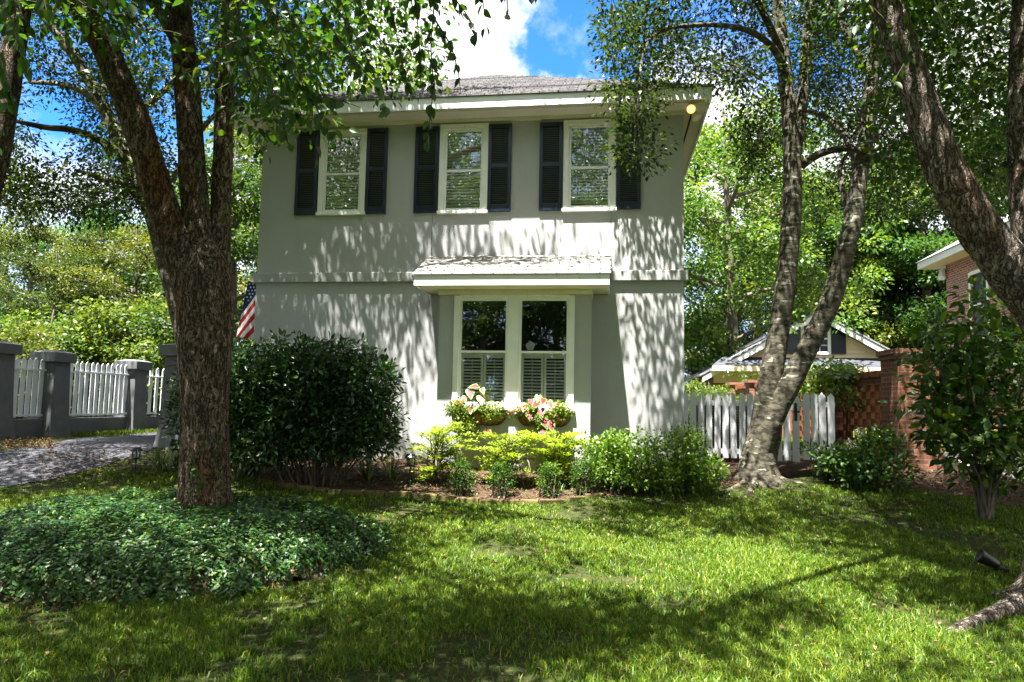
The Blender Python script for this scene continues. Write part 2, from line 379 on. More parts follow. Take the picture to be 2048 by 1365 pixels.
class Wood:
    """collects the trunk and limbs of one tree as bark-displaced tubes; keeps the axis points so twigs can join on"""
    def __init__(s): s.V = []; s.F = []; s.n = 0; s.ax = []
    def limb(s, pts, per=10, n=28, amp=.10, fx=9, fz=2.2, flare=None):
        """pts: (x,y,z,r)"""
        q = spline(pts, per); ax = q[:, :3]; rad = np.maximum(q[:, 3], .002)
        V, Fq = tube_arr(ax, rad, n); V = V.reshape(len(ax), n, 3)
        d = V-ax[:, None]
        if amp:
            Q = V*np.array([fx, fx, fz]); a = np.abs(fbm(Q, 3)-.45)*2
            b = fbm(V*np.array([2.2, 2.2, 1.6])+9, 2)-.4
            V = ax[:, None]+d*(1+amp*(a-.35)+amp*1.2*b)[..., None]
        if flare is not None:                     # root flare at the first points
            th = np.arange(n)*2*math.pi/n; s0 = np.linspace(0, 1, len(ax)); w = np.clip(1-s0/flare[0], 0, 1)**2.2
            lob = .55+.45*np.sin(th*flare[2]+flare[3])*np.sin(th*2+1)
            V = ax[:, None]+(V-ax[:, None])*(1+flare[1]*w[:, None]*lob[None])[..., None]
        s.V.append(V.reshape(-1, 3)); s.F.append(Fq+s.n); s.n += len(V)*n; s.ax.append(q); return s
    def build(s, name, mat, parent):
        return mesh_np(name, np.concatenate(s.V), np.concatenate(s.F), mat, parent, smooth=True)
    def axis(s): return np.concatenate(s.ax)
def unit(v): return v/np.maximum(np.linalg.norm(v, axis=-1, keepdims=True), 1e-9)
def rvec(n): return unit(rng.normal(size=(n, 3)))
def leaves(Pb, D, N, Ln, Wd, fine=False, fold=.18, curl=0.0):
    """leaf blades: base points, directions, face normals, lengths, widths -> V, F"""
    n = len(Pb); D = unit(D); S = unit(np.cross(D, N)); N = np.cross(S, D)
    Ln = np.broadcast_to(Ln, (n,))[:, None]; Wd = np.broadcast_to(Wd, (n,))[:, None]
    def pt(a, b, c): return Pb+D*Ln*a+S*Wd*b+N*Wd*c-N*Ln*curl*a*a
    if fine:
        V = np.stack([pt(0, 0, 0), pt(.28, .46, fold), pt(.62, .40, fold), pt(1, 0, 0), pt(.62, -.40, fold), pt(.28, -.46, fold)], 1)
        b = np.arange(n)[:, None]*6; Fq = np.stack([b+[0, 1, 2, 3], b+[0, 3, 4, 5]], 1).reshape(-1, 4)
    else:
        V = np.stack([pt(0, 0, 0), pt(.5, .5, fold), pt(1, 0, 0), pt(.5, -.5, fold)], 1)
        b = np.arange(n)[:, None]*4; Fq = (b+[0, 1, 2, 3])
    return V.reshape(-1, 3), Fq
class Foliage:
    def __init__(s): s.V = []; s.F = []; s.var = []; s.n = 0
    def add(s, V, Fq, var, rep):
        s.V.append(V); s.F.append(Fq+s.n); s.n += len(V); s.var.append(np.repeat(var, rep)); return s
    def put(s, Pb, D, N, Ln, Wd, var=None, fine=False, fold=.18, curl=0.0):
        V, Fq = leaves(Pb, D, N, Ln, Wd, fine, fold, curl)
        if var is None: var = np.clip(rng.normal(.45, .22, len(Pb)), 0, 1)
        return s.add(V, Fq, var, 2 if fine else 1)
    def clusters(s, C, per, rad, size, asp=.5, flat=.7, droop=.3, fine=False, upn=.6, bias=None):
        C = np.asarray(C, float); n = len(C)*per; c = np.repeat(C, per, 0)
        off = rvec(n)*(rng.random((n, 1))**.45)*rad; off[:, 2] *= flat
        D = unit(off+rvec(n)*.12*rad+1e-6)+rvec(n)*.5; D[:, 2] -= droop
        N = rvec(n); N[:, 2] = np.abs(N[:, 2])+upn
        L_ = size*(.65+.7*rng.random(n))
        cv = np.repeat(np.clip(rng.normal(.42, .16, len(C)), 0, 1), per)
        s.put(c+off, D, N, L_, L_*asp*(.8+.4*rng.random(n)), np.clip(cv+rng.normal(0, .2, n), 0, 1), fine); return s
    def build(s, name, mat, parent=None):
        return mesh_np(name, np.concatenate(s.V), np.concatenate(s.F), mat, parent, var=np.concatenate(s.var))
def twigs(ax, C, name, mat, parent, r0=.011, r1=.003, sag=.12, extra=(), maxl=6.0):
    """thin branches from the nearest limb point to every cluster centre"""
    Vs = []; Fs = []; k = 0; C = np.asarray(C); pts = np.zeros((len(ax)+5*len(C), 3)); rd = np.zeros(len(pts)); m_ = len(ax); pts[:m_] = ax[:, :3]; rd[:m_] = ax[:, 3]
    order = np.argsort([np.min(np.linalg.norm(ax[:, :3]-c, axis=1)) for c in C])
    for c in C[order]:
        d = np.linalg.norm(pts[:m_]-c, axis=1)+.6*np.maximum(0, pts[:m_, 2]-c[2]-.5)+.12*(rd[:m_] > .03); j = np.argmin(d); p = pts[j]
        ln = np.linalg.norm(c-p)
        if ln < .03 or ln > maxl: continue
        mid = (p*.5+c*.5)+np.array([0, 0, sag*ln])+rvec(1)[0]*.12*ln
        tt = np.linspace(0, 1, 6)[:, None]; q = p*(1-tt)**2+2*mid*tt*(1-tt)+c*tt**2
        q = q+(rng.normal(size=q.shape)*.02*ln)*(tt*(1-tt)*4)
        r = np.linspace(max(.0045, min(rd[j]*.7, r0*(.5+.5*ln))), r1, 6); V, Fq = tube_arr(q, r, 5); Vs.append(V); Fs.append(Fq+k); k += len(V)
        pts[m_:m_+5] = q[1:]; rd[m_:m_+5] = r[1:]; m_ += 5
    for V, Fq in extra: Vs.append(V); Fs.append(Fq+k); k += len(V)
    if Vs: return mesh_np(name, np.concatenate(Vs), np.concatenate(Fs), mat, parent, smooth=True)

# ------------------------------------------------------------------ ground
GY = [-40, -3, 0, 4, 7, 9, 9.8, 10.6, 12, 16, 60, 400]; GZ = [-1.2, -.72, -.66, -.53, -.37, -.25, -.10, .06, .18, .22, .3, .3]
def gz(x, y):
    x = np.asarray(x, float); y = np.asarray(y, float)
    b = (np.interp(y-.35, GY, GZ)+np.interp(y, GY, GZ)+np.interp(y+.35, GY, GZ))/3
    lf = np.clip((-x-4.5)/3.0, 0, 1); b = b+lf*.08*np.exp(-((y-9.5)/3)**2)
    bum = (vnoise(np.stack([x*1.1, y*1.1, 0*x], -1))-.5)*.05+(vnoise(np.stack([x*4, y*4, 0*x+5], -1))-.5)*.018
    return b+bum*np.clip((14-y)/6, 0, 1)
def gpv(px, py):
    px = np.atleast_1d(np.asarray(px, float)); py = np.atleast_1d(np.asarray(py, float))
    q = ((px-W/2)/F)[:, None]*rt-((py-H/2)/F)[:, None]*up+fw
    lo = np.full(len(px), 1.0); hi = np.full(len(px), 60.0)
    for _ in range(40):
        mid = (lo+hi)/2; p = CAM+q*mid[:, None]; a = p[:, 2] > gz(p[:, 0], p[:, 1])
        lo = np.where(a, mid, lo); hi = np.where(a, hi, mid)
    return CAM+q*lo[:, None]
def gp(px, py):
    return gpv(px, py)[0]
def sheet(name, mat, x0, x1, y0, y1, st, lift=0.0, inside=None, hz=None):
    xs = np.arange(x0, x1+st/2, st); ys = np.arange(y0, y1+st/2, st); X, Y = np.meshgrid(xs, ys)
    Z = gz(X, Y)+lift
    if hz is not None: Z = Z+hz(X, Y)
    nx = len(xs); V = np.stack([X, Y, Z], -1).reshape(-1, 3)
    i, j = np.meshgrid(np.arange(len(ys)-1), np.arange(nx-1), indexing='ij'); a = (i*nx+j).ravel()
    Fq = np.stack([a, a+1, a+nx+1, a+nx], 1)
    if inside is not None:
        c = V[Fq].mean(1); Fq = Fq[inside(c[:, 0], c[:, 1])]
        u, inv = np.unique(Fq, return_inverse=True); V = V[u]; Fq = inv.reshape(-1, 4)
    return mesh_np(name, V, Fq, mat, None, smooth=True)
def inpoly(poly):
    p = np.asarray(poly, float)[:, :2]
    def f(x, y):
        c = np.zeros(np.shape(x), bool); n = len(p)
        for i in range(n):
            (x1, y1), (x2, y2) = p[i], p[(i+1) % n]
            if y1 == y2: continue
            c ^= ((y1 > y) != (y2 > y)) & (x < (x2-x1)*(y-y1)/(y2-y1)+x1)
        return c
    return f
#GROUND
def hw(u, v, z=0.0):
    return np.array([0, Y0, 0])+u*he+v*hd+np.array([0, 0, z])
g = sheet('lawn', M['lawn'], -14, 16, -6, 18, .12); tag(g, kind='structure')
xs = [-400, -60, -14]; 
def ring(name):
    mb = MB(); z = .16
    for (a, b, c, d) in ((-400, 400, 18, 600), (-400, -14, -6, 18), (16, 400, -6, 18), (-400, 400, -300, -6)):
        n = 12
        X = np.linspace(a, b, n); Y = np.linspace(c, d, n)
        V = [(x, y, float(np.interp(y, GY, GZ))) for y in Y for x in X]
        mb.add(V, [(i*n+j, i*n+j+1, (i+1)*n+j+1, (i+1)*n+j) for i in range(n-1) for j in range(n-1)])
    return mb.build(name, M['lawn'])
tag(ring('ground'), kind='structure')
drive = [gp(-420, 1010), gp(0, 978), gp(100, 961), gp(200, 936), gp(285, 908), gp(322, 892), hw(-4.75, 1.2), hw(-4.75, 16), hw(-8.2, 16), hw(-8.2, 6), hw(-8.4, 2.2), gp(95, 892), gp(0, 905), gp(-420, 925)]
dpoly = inpoly(drive)
tag(sheet('driveway', M['asphalt'], -14, -4, 6, 27, .06, .012, dpoly), kind='structure')
rdrive = [gp(1868, 905), gp(1930, 935), gp(2000, 952), gp(2200, 1010), gp(2400, 1000), gp(2300, 905), gp(2048, 893)]
rpoly = inpoly(rdrive)
tag(sheet('neighbour_driveway', M['concrete'], 5, 16, 6, 20, .06, .012, rpoly), kind='structure')
bedpts = [gp(x, y) for x, y in ((330, 905), (470, 950), (560, 968), (700, 985), (820, 990), (900, 1000), (1000, 1008), (1100, 1008), (1200, 996), (1300, 985), (1400, 975), (1470, 975), (1560, 968), (1600, 945), (1700, 955), (1800, 975), (1930, 995), (2100, 1020))]
bed = bedpts+[np.array([8.5, 8.6, 0]), np.array([7.5, 10.4, 0]), np.array([6.6, 12.4, 0]), hw(2.6, 2.2), hw(2.55, .1), hw(-4.2, .1), hw(-4.7, .4)]
bpoly = inpoly(bed)
tag(sheet('mulch_bed', M['mulch'], -6, 10, 6.5, 13.5, .05, .008, bpoly), kind='structure')
path = [hw(2.7, .55), hw(4.6, .5), hw(4.6, 3.5), hw(2.7, 3.5)]

# ------------------------------------------------------------------ the stucco house
house = thing('stucco_house', 'two-storey grey-green stucco house with navy shutters and a bay window', 'house', (0, Y0, 0), -YAW)
U0, U1, ZT, DEP = -4.23, 2.59, 5.56, 9.0
def holed_wall(mb, u0, u1, z0, z1, holes, v, rev=.10):
    us = sorted({u0, u1, *[h[0] for h in holes], *[h[1] for h in holes]}); zs = sorted({z0, z1, *[h[2] for h in holes], *[h[3] for h in holes]})
    for i in range(len(us)-1):
        for j in range(len(zs)-1):
            cu, cz = (us[i]+us[i+1])/2, (zs[j]+zs[j+1])/2
            if any(h[0] < cu < h[1] and h[2] < cz < h[3] for h in holes): continue
            mb.add([(us[i], v, zs[j]), (us[i+1], v, zs[j]), (us[i+1], v, zs[j+1]), (us[i], v, zs[j+1])], [(0, 1, 2, 3)])
    for (a, b, c, d) in holes:
        mb.add([(a, v, c), (b, v, c), (b, v+rev, c), (a, v+rev, c)], [(0, 1, 2, 3)]); mb.add([(a, v, d), (b, v, d), (b, v+rev, d), (a, v+rev, d)], [(3, 2, 1, 0)])
        mb.add([(a, v, c), (a, v, d), (a, v+rev, d), (a, v+rev, c)], [(3, 2, 1, 0)]); mb.add([(b, v, c), (b, v, d), (b, v+rev, d), (b, v+rev, c)], [(0, 1, 2, 3)])
WIN = [(-3.23, -2.43, 3.97, 5.40), (-1.22, -.43, 3.96, 5.42), (.76, 1.57, 3.96, 5.42)]
holes = [(a+.07, b-.07, c+.06, d-.07) for a, b, c, d in WIN]+[(-.80, .96, .94, 2.585)]
mb = MB(); holed_wall(mb, U0, U1, -.4, ZT, holes, 0)
mb.add([(U0, 0, -.4), (U0, DEP, -.4), (U1, DEP, -.4), (U1, 0, -.4), (U0, 0, ZT), (U0, DEP, ZT), (U1, DEP, ZT), (U1, 0, ZT)], [(0, 4, 5, 1), (1, 5, 6, 2), (2, 6, 7, 3), (4, 7, 6, 5)])
wall = mb.build('wall', M['stucco'], house)
mb = MB()                                    # rooms behind the glass, their dimness painted near black
for h in holes[:3]: mb.box(h[0]-.5, h[1]+.5, .6, 3.0, h[2]-.8, h[3]+.1)
for (a, b, c, d) in [(h[0], h[1], h[2], h[3]) for h in holes[:3]]:
    pass
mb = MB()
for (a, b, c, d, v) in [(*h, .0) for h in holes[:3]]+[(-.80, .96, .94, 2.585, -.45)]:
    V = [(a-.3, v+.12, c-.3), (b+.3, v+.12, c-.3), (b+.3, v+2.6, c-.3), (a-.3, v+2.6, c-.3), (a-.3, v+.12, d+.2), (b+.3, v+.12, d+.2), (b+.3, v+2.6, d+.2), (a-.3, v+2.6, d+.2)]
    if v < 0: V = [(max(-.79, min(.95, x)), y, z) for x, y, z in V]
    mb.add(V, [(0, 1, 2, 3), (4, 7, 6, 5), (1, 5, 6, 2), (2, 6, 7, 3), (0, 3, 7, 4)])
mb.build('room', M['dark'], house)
mb = MB(); mb.box(U0-.07, -1.33, -.06, .3, 2.87, 3.03); mb.box(U0-.07, U0, .3, 8, 2.87, 3.03); mb.build('belt_course', M['belt'], house, bevel=.012)
mb = MB(); mb.box(1.5, U1+.06, -.06, .3, 2.87, 3.03); mb.box(U1, U1+.06, .3, 8, 2.87, 3.03); mb.build('belt_course', M['belt'], house, bevel=.012)
for (a, b) in ((-1.318, -1.312), (1.497, 1.503)): mb = MB(); mb.box(a, b, -.003, .01, 3.29, 3.96); mb.build('control_joint', M['vent'], house)
# eaves
OV = .49; ef, et = 5.48, 5.66
mb = MB(); a0, a1 = U0-OV, U1+.36
mb.box(a0, a1, -OV, -OV+.03, ef, et); mb.box(a0, a0+.03, -OV+.03, DEP+.3, ef, et); mb.box(a1-.03, a1, -OV+.03, DEP+.3, ef, et)
mb.build('fascia', M['white'], house, bevel=.004)
mb = MB(); mb.box(a0+.03, a1-.03, -OV+.03, -.31, ef+.045, ef+.06); mb.box(a0+.03, a1-.03, -.31, .0, ef+.03, ef+.06); mb.box(a0+.03, U0, 0, DEP, ef+.03, ef+.06); mb.box(U1, a1-.03, 0, DEP, ef+.03, ef+.06)
mb.box(U0-.02, U1+.02, -.028, -.001, ef-.03, ef+.03)
mb.build('soffit', M['soffit'], house)
mb = MB(); u = a0+.1
while u < a1-.1:
    mb.box(u, u+.018, -.372, -.345, ef+.040, ef+.046); u += .036
mb.box(a1-.24, a1-.21, .1, DEP-.5, ef+.026, ef+.031)
mb.build('soffit_vent', M['vent'], house)
# hip roof: real courses of shingles
mb = MB(); RZ = et+.004; hw_ = (a1-a0)/2+.03; cx = (a0+a1)/2; sl_ = .56; pitch_n = 24
back = DEP+.3
for k in range(pitch_n):
    s0, s1 = k/pitch_n, (k+1)/pitch_n
    def rect(s, dz):
        i = hw_*s; return [(cx-hw_+i, -OV-.03+i, RZ+sl_*i+dz), (cx+hw_-i, -OV-.03+i, RZ+sl_*i+dz), (cx+hw_-i, max(back-i, -OV-.03+i+1e-3), RZ+sl_*i+dz), (cx-hw_+i, max(back-i, -OV-.03+i+1e-3), RZ+sl_*i+dz)]
    A, B = rect(s0, .028), rect(s1, .0); A0 = rect(s0, 0)
    mb.add(A+B, [(0, 1, 5, 4), (1, 2, 6, 5), (3, 0, 4, 7), (2, 3, 7, 6)]); mb.add(A0+A, [(0, 1, 5, 4), (1, 2, 6, 5), (3, 0, 4, 7)])
mb.add(rect(0, 0), [(0, 3, 2, 1)])
mb.build('roof', M['shingle'], house)
# upper windows
def upper_window(a, b, c, d):
    f = MB(); w = .085
    f.box(a, a+w, -.035, .0, c+.05, d-w); f.box(b-w, b, -.035, 0, c+.05, d-w); f.box(a, b, -.038, 0, d-w, d); f.box(a-.015, b+.015, -.055, 0, c, c+.05)
    win = f.build('window', M['white'], house, bevel=.004)
    i0, i1, j0, j1 = a+w, b-w, c+.05, d-w; s = MB(); q = .035; mid = (c+d)/2-.03
    for x0, x1 in ((i0, i0+q), (i1-q, i1)): s.box(x0, x1, -.012, .03, j0, j1)
    s.box(i0+q, i1-q, -.012, .03, j1-q, j1); s.box(i0+q, i1-q, -.018, .03, j0, j0+q+.01); s.box(i0+q, i1-q, -.02, .03, mid-.018, mid+.018)
    s.build('sash', M['white'], win, bevel=.003)
    g = MB(); g.add([(i0+q, .012, j0+q), (i1-q, .012, j0+q), (i1-q, .012, j1-q), (i0+q, .012, j1-q)], [(0, 1, 2, 3)]); g.build('pane', M['glass'], win)
    bl = MB(); z = j0+.06; n = 0
    while z < j1-.03:
        y0 = .055; dz = .012
        bl.add([(i0+.03, y0, z+dz), (i1-.03, y0, z+dz), (i1-.03, y0+.042, z-dz), (i0+.03, y0+.042, z-dz), (i0+.03, y0, z+dz+.003), (i1-.03, y0, z+dz+.003), (i1-.03, y0+.042, z-dz+.003), (i0+.03, y0+.042, z-dz+.003)], [(0, 1, 2, 3), (7, 6, 5, 4), (0, 4, 5, 1)])
        z += .050
    for x in (i0+.12, (i0+i1)/2, i1-.12): bl.box(x-.002, x+.002, .052, .054, j0+.05, j1-.03)
    bl.build('blind', M['blind'], win)
for w_ in WIN: upper_window(*w_)
def shutter(a, b, c, d):
    s = MB(); st = .055; mid = c+(d-c)*.52
    for x0, x1 in ((a, a+st), (b-st, b)): s.box(x0, x1, -.045, -.003, c, d)
    for z0, z1 in ((c, c+.11), (mid-.035, mid+.035), (d-.07, d)): s.box(a+st, b-st, -.045, -.003, z0, z1)
    sh = s.build('shutter', M['shutter'], house, bevel=.004)
    lv = MB(); 
    for z0, z1 in ((c+.11, mid-.035), (mid+.035, d-.07)):
        z = z0+.015
        while z < z1:
            lv.add([(a+st, -.038, z-.008), (b-st, -.038, z-.008), (b-st, -.010, z+.016), (a+st, -.010, z+.016), (a+st, -.038, z-.002), (b-st, -.038, z-.002), (b-st, -.010, z+.022), (a+st, -.010, z+.022)], [(3, 2, 1, 0), (4, 5, 6, 7), (0, 1, 5, 4)]); z += .030
    lv.build('louvers', M['shutter'], sh)
for (a, b) in ((-3.62, -3.245), (-2.43, -2.08), (-1.62, -1.235), (-.43, -.06), (.385, .745), (1.585, 1.945)): shutter(a, b, 3.985, 5.395)
# bay window
BV = -.45
mb = MB(); holed_wall(mb, -1.05, 1.22, -.4, 2.66, [(-.80, .96, .94, 2.585)], BV, .05)
mb.add([(-1.05, BV, -.4), (-1.05, 0, -.4), (-1.05, 0, 2.66), (-1.05, BV, 2.66)], [(0, 3, 2, 1)]); mb.add([(1.22, BV, -.4), (1.22, 0, -.4), (1.22, 0, 2.66), (1.22, BV, 2.66)], [(0, 1, 2, 3)])
bay = mb.build('bay_window', M['stucco'], house)
mb = MB(); mb.box(-1.07, 1.235, BV-.035, 0, 2.60, 2.673); mb.build('frieze_board', M['cream'], bay, bevel=.004)
f = MB()
for a, b in ((-.815, -.735), (.90, .98)): f.box(a, b, BV-.035, BV+.05, .95, 2.585)
f.box(.0, .165, BV-.04, BV+.05, .95, 2.555); f.box(-.735, .90, BV-.036, BV+.05, 2.555, 2.598); f.box(-.835, 1.0, BV-.075, BV+.06, .895, .95)
f.build('window_frame', M['white'], bay, bevel=.004)
for (a, b) in ((-.735, 0), (.165, .90)):
    s = MB(); q = .035
    for x0, x1 in ((a, a+q), (b-q, b)): s.box(x0, x1, BV-.01, BV+.045, .95, 2.555)
    s.box(a+q, b-q, BV-.01, BV+.045, 2.51, 2.555); s.box(a+q, b-q, BV-.018, BV+.045, 1.735, 1.765); s.box(a+q, b-q, BV-.01, BV+.045, .95, 1.0)
    s.build('sash', M['white'], bay, bevel=.003)
    g = MB(); g.add([(a+q, BV+.02, 1.0), (b-q, BV+.02, 1.0), (b-q, BV+.02, 2.51), (a+q, BV+.02, 2.51)], [(0, 1, 2, 3)]); g.build('pane', M['glass'], bay)
    mid = (a+b)/2
    c = MB()
    for x0, x1 in ((a+q, mid-.004), (mid+.004, b-q)):
        c.box(x0, x0+.035, BV+.05, BV+.08, .96, 1.735); c.box(x1-.035, x1, BV+.05, BV+.08, .96, 1.735); c.box(x0+.035, x1-.035, BV+.05, BV+.08, 1.66, 1.735); c.box(x0+.035, x1-.035, BV+.05, BV+.08, .96, 1.02)
        z = 1.05
        while z < 1.65:
            c.add([(x0+.035, BV+.045, z-.006), (x1-.035, BV+.045, z-.006), (x1-.035, BV+.085, z+.012), (x0+.035, BV+.085, z+.012), (x0+.035, BV+.045, z+.002), (x1-.035, BV+.045, z+.002), (x1-.035, BV+.085, z+.02), (x0+.035, BV+.085, z+.02)], [(3, 2, 1, 0), (4, 5, 6, 7), (0, 1, 5, 4)]); z += .047
        c.box((x0+x1)/2-.004, (x0+x1)/2+.004, BV+.038, BV+.044, 1.04, 1.64)
    c.build('cafe_shutter', M['cafe'], bay)
# bay roof
b0, b1, bv, z0, z1 = -1.315, 1.485, -.95, 2.82, 3.29
mb = MB(); n = 6
for k in range(n):
    s0, s1 = k/n, (k+1)/n; y0_, y1_ = bv-.025+(0-bv+.025)*s0, bv-.025+(0-bv+.025)*s1; q0, q1 = z0+(z1-z0)*s0, z0+(z1-z0)*s1
    mb.box(b0-.02, b1+.02, y0_, y1_, q0-.004, q0) if False else None
    mb.add([(b0-.02, y0_, q0+.016), (b1+.02, y0_, q0+.016), (b1+.02, y1_, q1+.002), (b0-.02, y1_, q1+.002), (b0-.02, y0_, q0), (b1+.02, y0_, q0), (b1+.02, y1_, q1-.012), (b0-.02, y1_, q1-.012)], [(0, 1, 2, 3), (4, 5, 1, 0), (7, 6, 5, 4), (5, 6, 2, 1), (4, 0, 3, 7)])
br = mb.build('bay_roof', M['shingle2'], house)
mb = MB(); mb.box(b0, b1, bv, bv+.03, 2.66, 2.815); mb.add([(x, y, z) for x in (b0, b0+.03) for y, z in ((bv+.03, 2.66), (-.0, 2.66), (0, 3.27), (bv+.03, 2.815))], [(0, 1, 2, 3), (7, 6, 5, 4), (0, 4, 5, 1)])
mb.add([(x, y, z) for x in (b1-.03, b1) for y, z in ((bv+.03, 2.66), (-.0, 2.66), (0, 3.27), (bv+.03, 2.815))], [(0, 1, 2, 3), (7, 6, 5, 4), (0, 4, 5, 1)])
mb.build('fascia', M['white'], br, bevel=.004)
mb = MB(); mb.box(b0+.03, b1-.03, bv+.03, 0, 2.675, 2.69); mb.build('soffit', M['cream'], br)
# flood light under the right eave corner
mb = MB(); FX, FY, FZ = 2.66, -.36, 5.49
mb.lathe([(.055, 0), (.055, .03), (.03, .045)], 16, (FX+.02, FY+.10, FZ-.03)); 
def cone(mb, o, d, prof, n=18):
    T, A, B = [q[0] for q in frame_of(np.array([d], float))]; th = np.arange(n)*2*math.pi/n; V = []
    for r, z in prof: V += [tuple(np.asarray(o)+T*z+A*r*math.cos(q)+B*r*math.sin(q)) for q in th]
    k = len(prof); mb.add(V, [(i*n+j, i*n+(j+1) % n, (i+1)*n+(j+1) % n, (i+1)*n+j) for i in range(k-1) for j in range(n)]+[tuple(range(n))[::-1], tuple(range((k-1)*n, k*n))]); return mb
cone(mb, (FX, FY+.06, FZ-.07), (0, -1, -.5), [(.03, -.02), (.045, .02), (.07, .09), (.072, .11), (.062, .112)])
cone(mb, (FX+.06, FY+.12, FZ-.11), (.35, -.3, -1), [(.03, -.02), (.045, .02), (.065, .09), (.068, .11)])
fl = mb.build('floodlight', M['cream'], house, smooth=False)
mb = MB(); cone(mb, (FX, FY+.06, FZ-.07), (0, -1, -.5), [(.06, .113), (.056, .125), (.035, .138), (.005, .142)]); mb.build('bulb', M['bulb'], fl, smooth=True)
# porch eave behind the left corner
mb = MB(); mb.box(U0-.38, U0, 1.7, 4.5, 2.88, 2.97, 0); mb.add([(U0-.42, 1.65, 2.975), (U0, 1.65, 3.12), (U0, 4.5, 3.12), (U0-.42, 4.5, 2.975), (U0-.42, 1.65, 2.955), (U0, 1.65, 3.10)], [(0, 1, 2, 3), (4, 5, 1, 0)], 1)
mb.build('porch_roof', [M['white'], M['shingle']], house)

# ------------------------------------------------------------------ flag behind the left corner
fo = hw(-4.30, 1.0); Yf = fo[1]
flag = thing('flag', 'american flag hanging from a pole beside the left corner of the stucco house', 'flag', tuple(at(505, 565, Yf)))
org = np.array(flag.location)
mb = MB(); p0 = at(545, 640, Yf+.25)-org; p1 = at(492, 556, Yf)-org; mb.tube([p0, p1, p1+(p1-p0)*.06], [.014, .013, .012], 10); mb.lathe([(.004, -.02), (.022, 0), (.004, .022)], 10, tuple(p1+(p1-p0)*.07)); mb.build('pole', M['white'], flag)
nU, nV = 70, 90; c00, c10, c01, c11 = [at(*q, Yf)-org for q in ((496, 563), (560, 560), (471, 674), (566, 690))]
V = []; 
for j in range(nV+1):
    for i in range(nU+1):
        s, t_ = i/nU, j/nV; p = (c00*(1-s)+c10*s)*(1-t_)+(c01*(1-s)+c11*s)*t_
        V.append(p+np.array([0, 1, 0])*.05*math.sin(s*11+t_*2.5)*(.35+.65*t_))
V = np.array(V); i, j = np.meshgrid(np.arange(nU), np.arange(nV)); a = (j*(nU+1)+i).ravel(); Fq = np.stack([a, a+1, a+nU+2, a+nU+1], 1)
cen = V[Fq].mean(1); e_ = cen-c01; st = e_[:, 0]*.80-e_[:, 2]*.60; k = np.floor(st/.068+100).astype(int)
mi = np.where(k % 2 == 0, 0, 1); can = cen[:, 2] > (c00[2]-.46+(cen[:, 0]-c00[0])*1.33); mi = np.where(can, 2, mi)
cl_ = mesh_np('cloth', V, Fq, [M['flag_red'], M['flag_white'], M['flag_blue']], flag, smooth=True, mi=mi)
mb = MB()
for r_ in range(6):
    for q_ in range(9):
        s, t_ = .06+q_*.105+(r_ % 2)*.05, .05+r_*.058
        if s > .97: continue
        p = (c00*(1-s)+c10*s)*(1-t_)+(c01*(1-s)+c11*s)*t_; p = p+np.array([0, 1, 0])*(.05*math.sin(s*11+t_*2.5)*(.35+.65*t_)-.006)
        if p[2] < c00[2]-.42+(p[0]-c00[0])*1.33: continue
        pts = [p+np.array([math.cos(R(90+36*z))*(.021 if z % 2 == 0 else .009), 0, math.sin(R(90+36*z))*(.021 if z % 2 == 0 else .009)]) for z in range(10)]
        mb.add([p]+pts, [(0, 1+z, 1+(z+1) % 10) for z in range(10)])
mb.build('stars', M['flag_white'], cl_)

# ------------------------------------------------------------------ window baskets and their plants
def leaf_heart(mb, c, d, n, ln):
    d = unit(np.asarray(d, float)); n = unit(np.asarray(n, float)); s = unit(np.cross(d, n)); n = np.cross(s, d)
    out = [(-.12, .0), (-.30, .22), (-.18, .40), (.15, .40), (.55, .24), (1, 0), (.55, -.24), (.15, -.40), (-.18, -.40), (-.30, -.22)]
    inn = [(x*.72+.05, y*.62) for x, y in out]
    P_ = lambda q, lift: c+ln*(d*q[0]+s*q[1]+n*(lift-.25*q[1]**2-.12*max(q[0], 0)**2))
    mb.add([P_((.15, 0), .0)]+[P_(q, 0) for q in out], [(0, 1+i, 1+(i+1) % 10) for i in range(10)], 0)
    mb.add([P_((.15, 0), .03)]+[P_(q, .03) for q in inn], [(0, 1+i, 1+(i+1) % 10) for i in range(10)], 1)
def basket(uc, lab):
    t_ = thing('window_basket', lab, 'planter', tuple(hw(uc, BV-.005, .67)), -YAW, 'iron baskets under the bay window')
    w, d, h = .385, .25, .21; Vs = []; n = 20; k = 7
    for a in range(k):
        q = a/(k-1)*math.pi/2; rr = math.sin(q)**.55; z = h*(1-math.cos(q))
        for b in range(n+1):
            th = math.pi*b/n; Vs.append((w*math.cos(th)*(.35+.65*rr)*1.0, -d*math.sin(th)*(.30+.70*rr), z))
    Fs = [(a*(n+1)+b, a*(n+1)+b+1, (a+1)*(n+1)+b+1, (a+1)*(n+1)+b) for a in range(k-1) for b in range(n)]
    top = [(k-1)*(n+1)+b for b in range(n+1)]; mb = MB(); mb.add(Vs, Fs+[tuple(top)]); mb.build('liner', M['coco'], t_, smooth=False)
    mb = MB(); g = 1.02
    mb.tube([(x*g, y*g-.004, h) for x, y, z in Vs[-(n+1):]], .009, 6); mb.tube([(w*1.02, -.004, h), (-w*1.02, -.004, h)], .009, 6)
    for b in range(1, n, 2): mb.tube([(Vs[a*(n+1)+b][0]*1.03, Vs[a*(n+1)+b][1]*1.03-.004, Vs[a*(n+1)+b][2]-.006) for a in range(k)], .006, 5)
    mb.build('iron_rack', M['black'], t_)
    return t_
basket(-.385, 'black iron basket with coco liner under the bay window pane nearer the big bush')
basket(.555, 'black iron basket with coco liner below the bay window pane holding the white orchid')
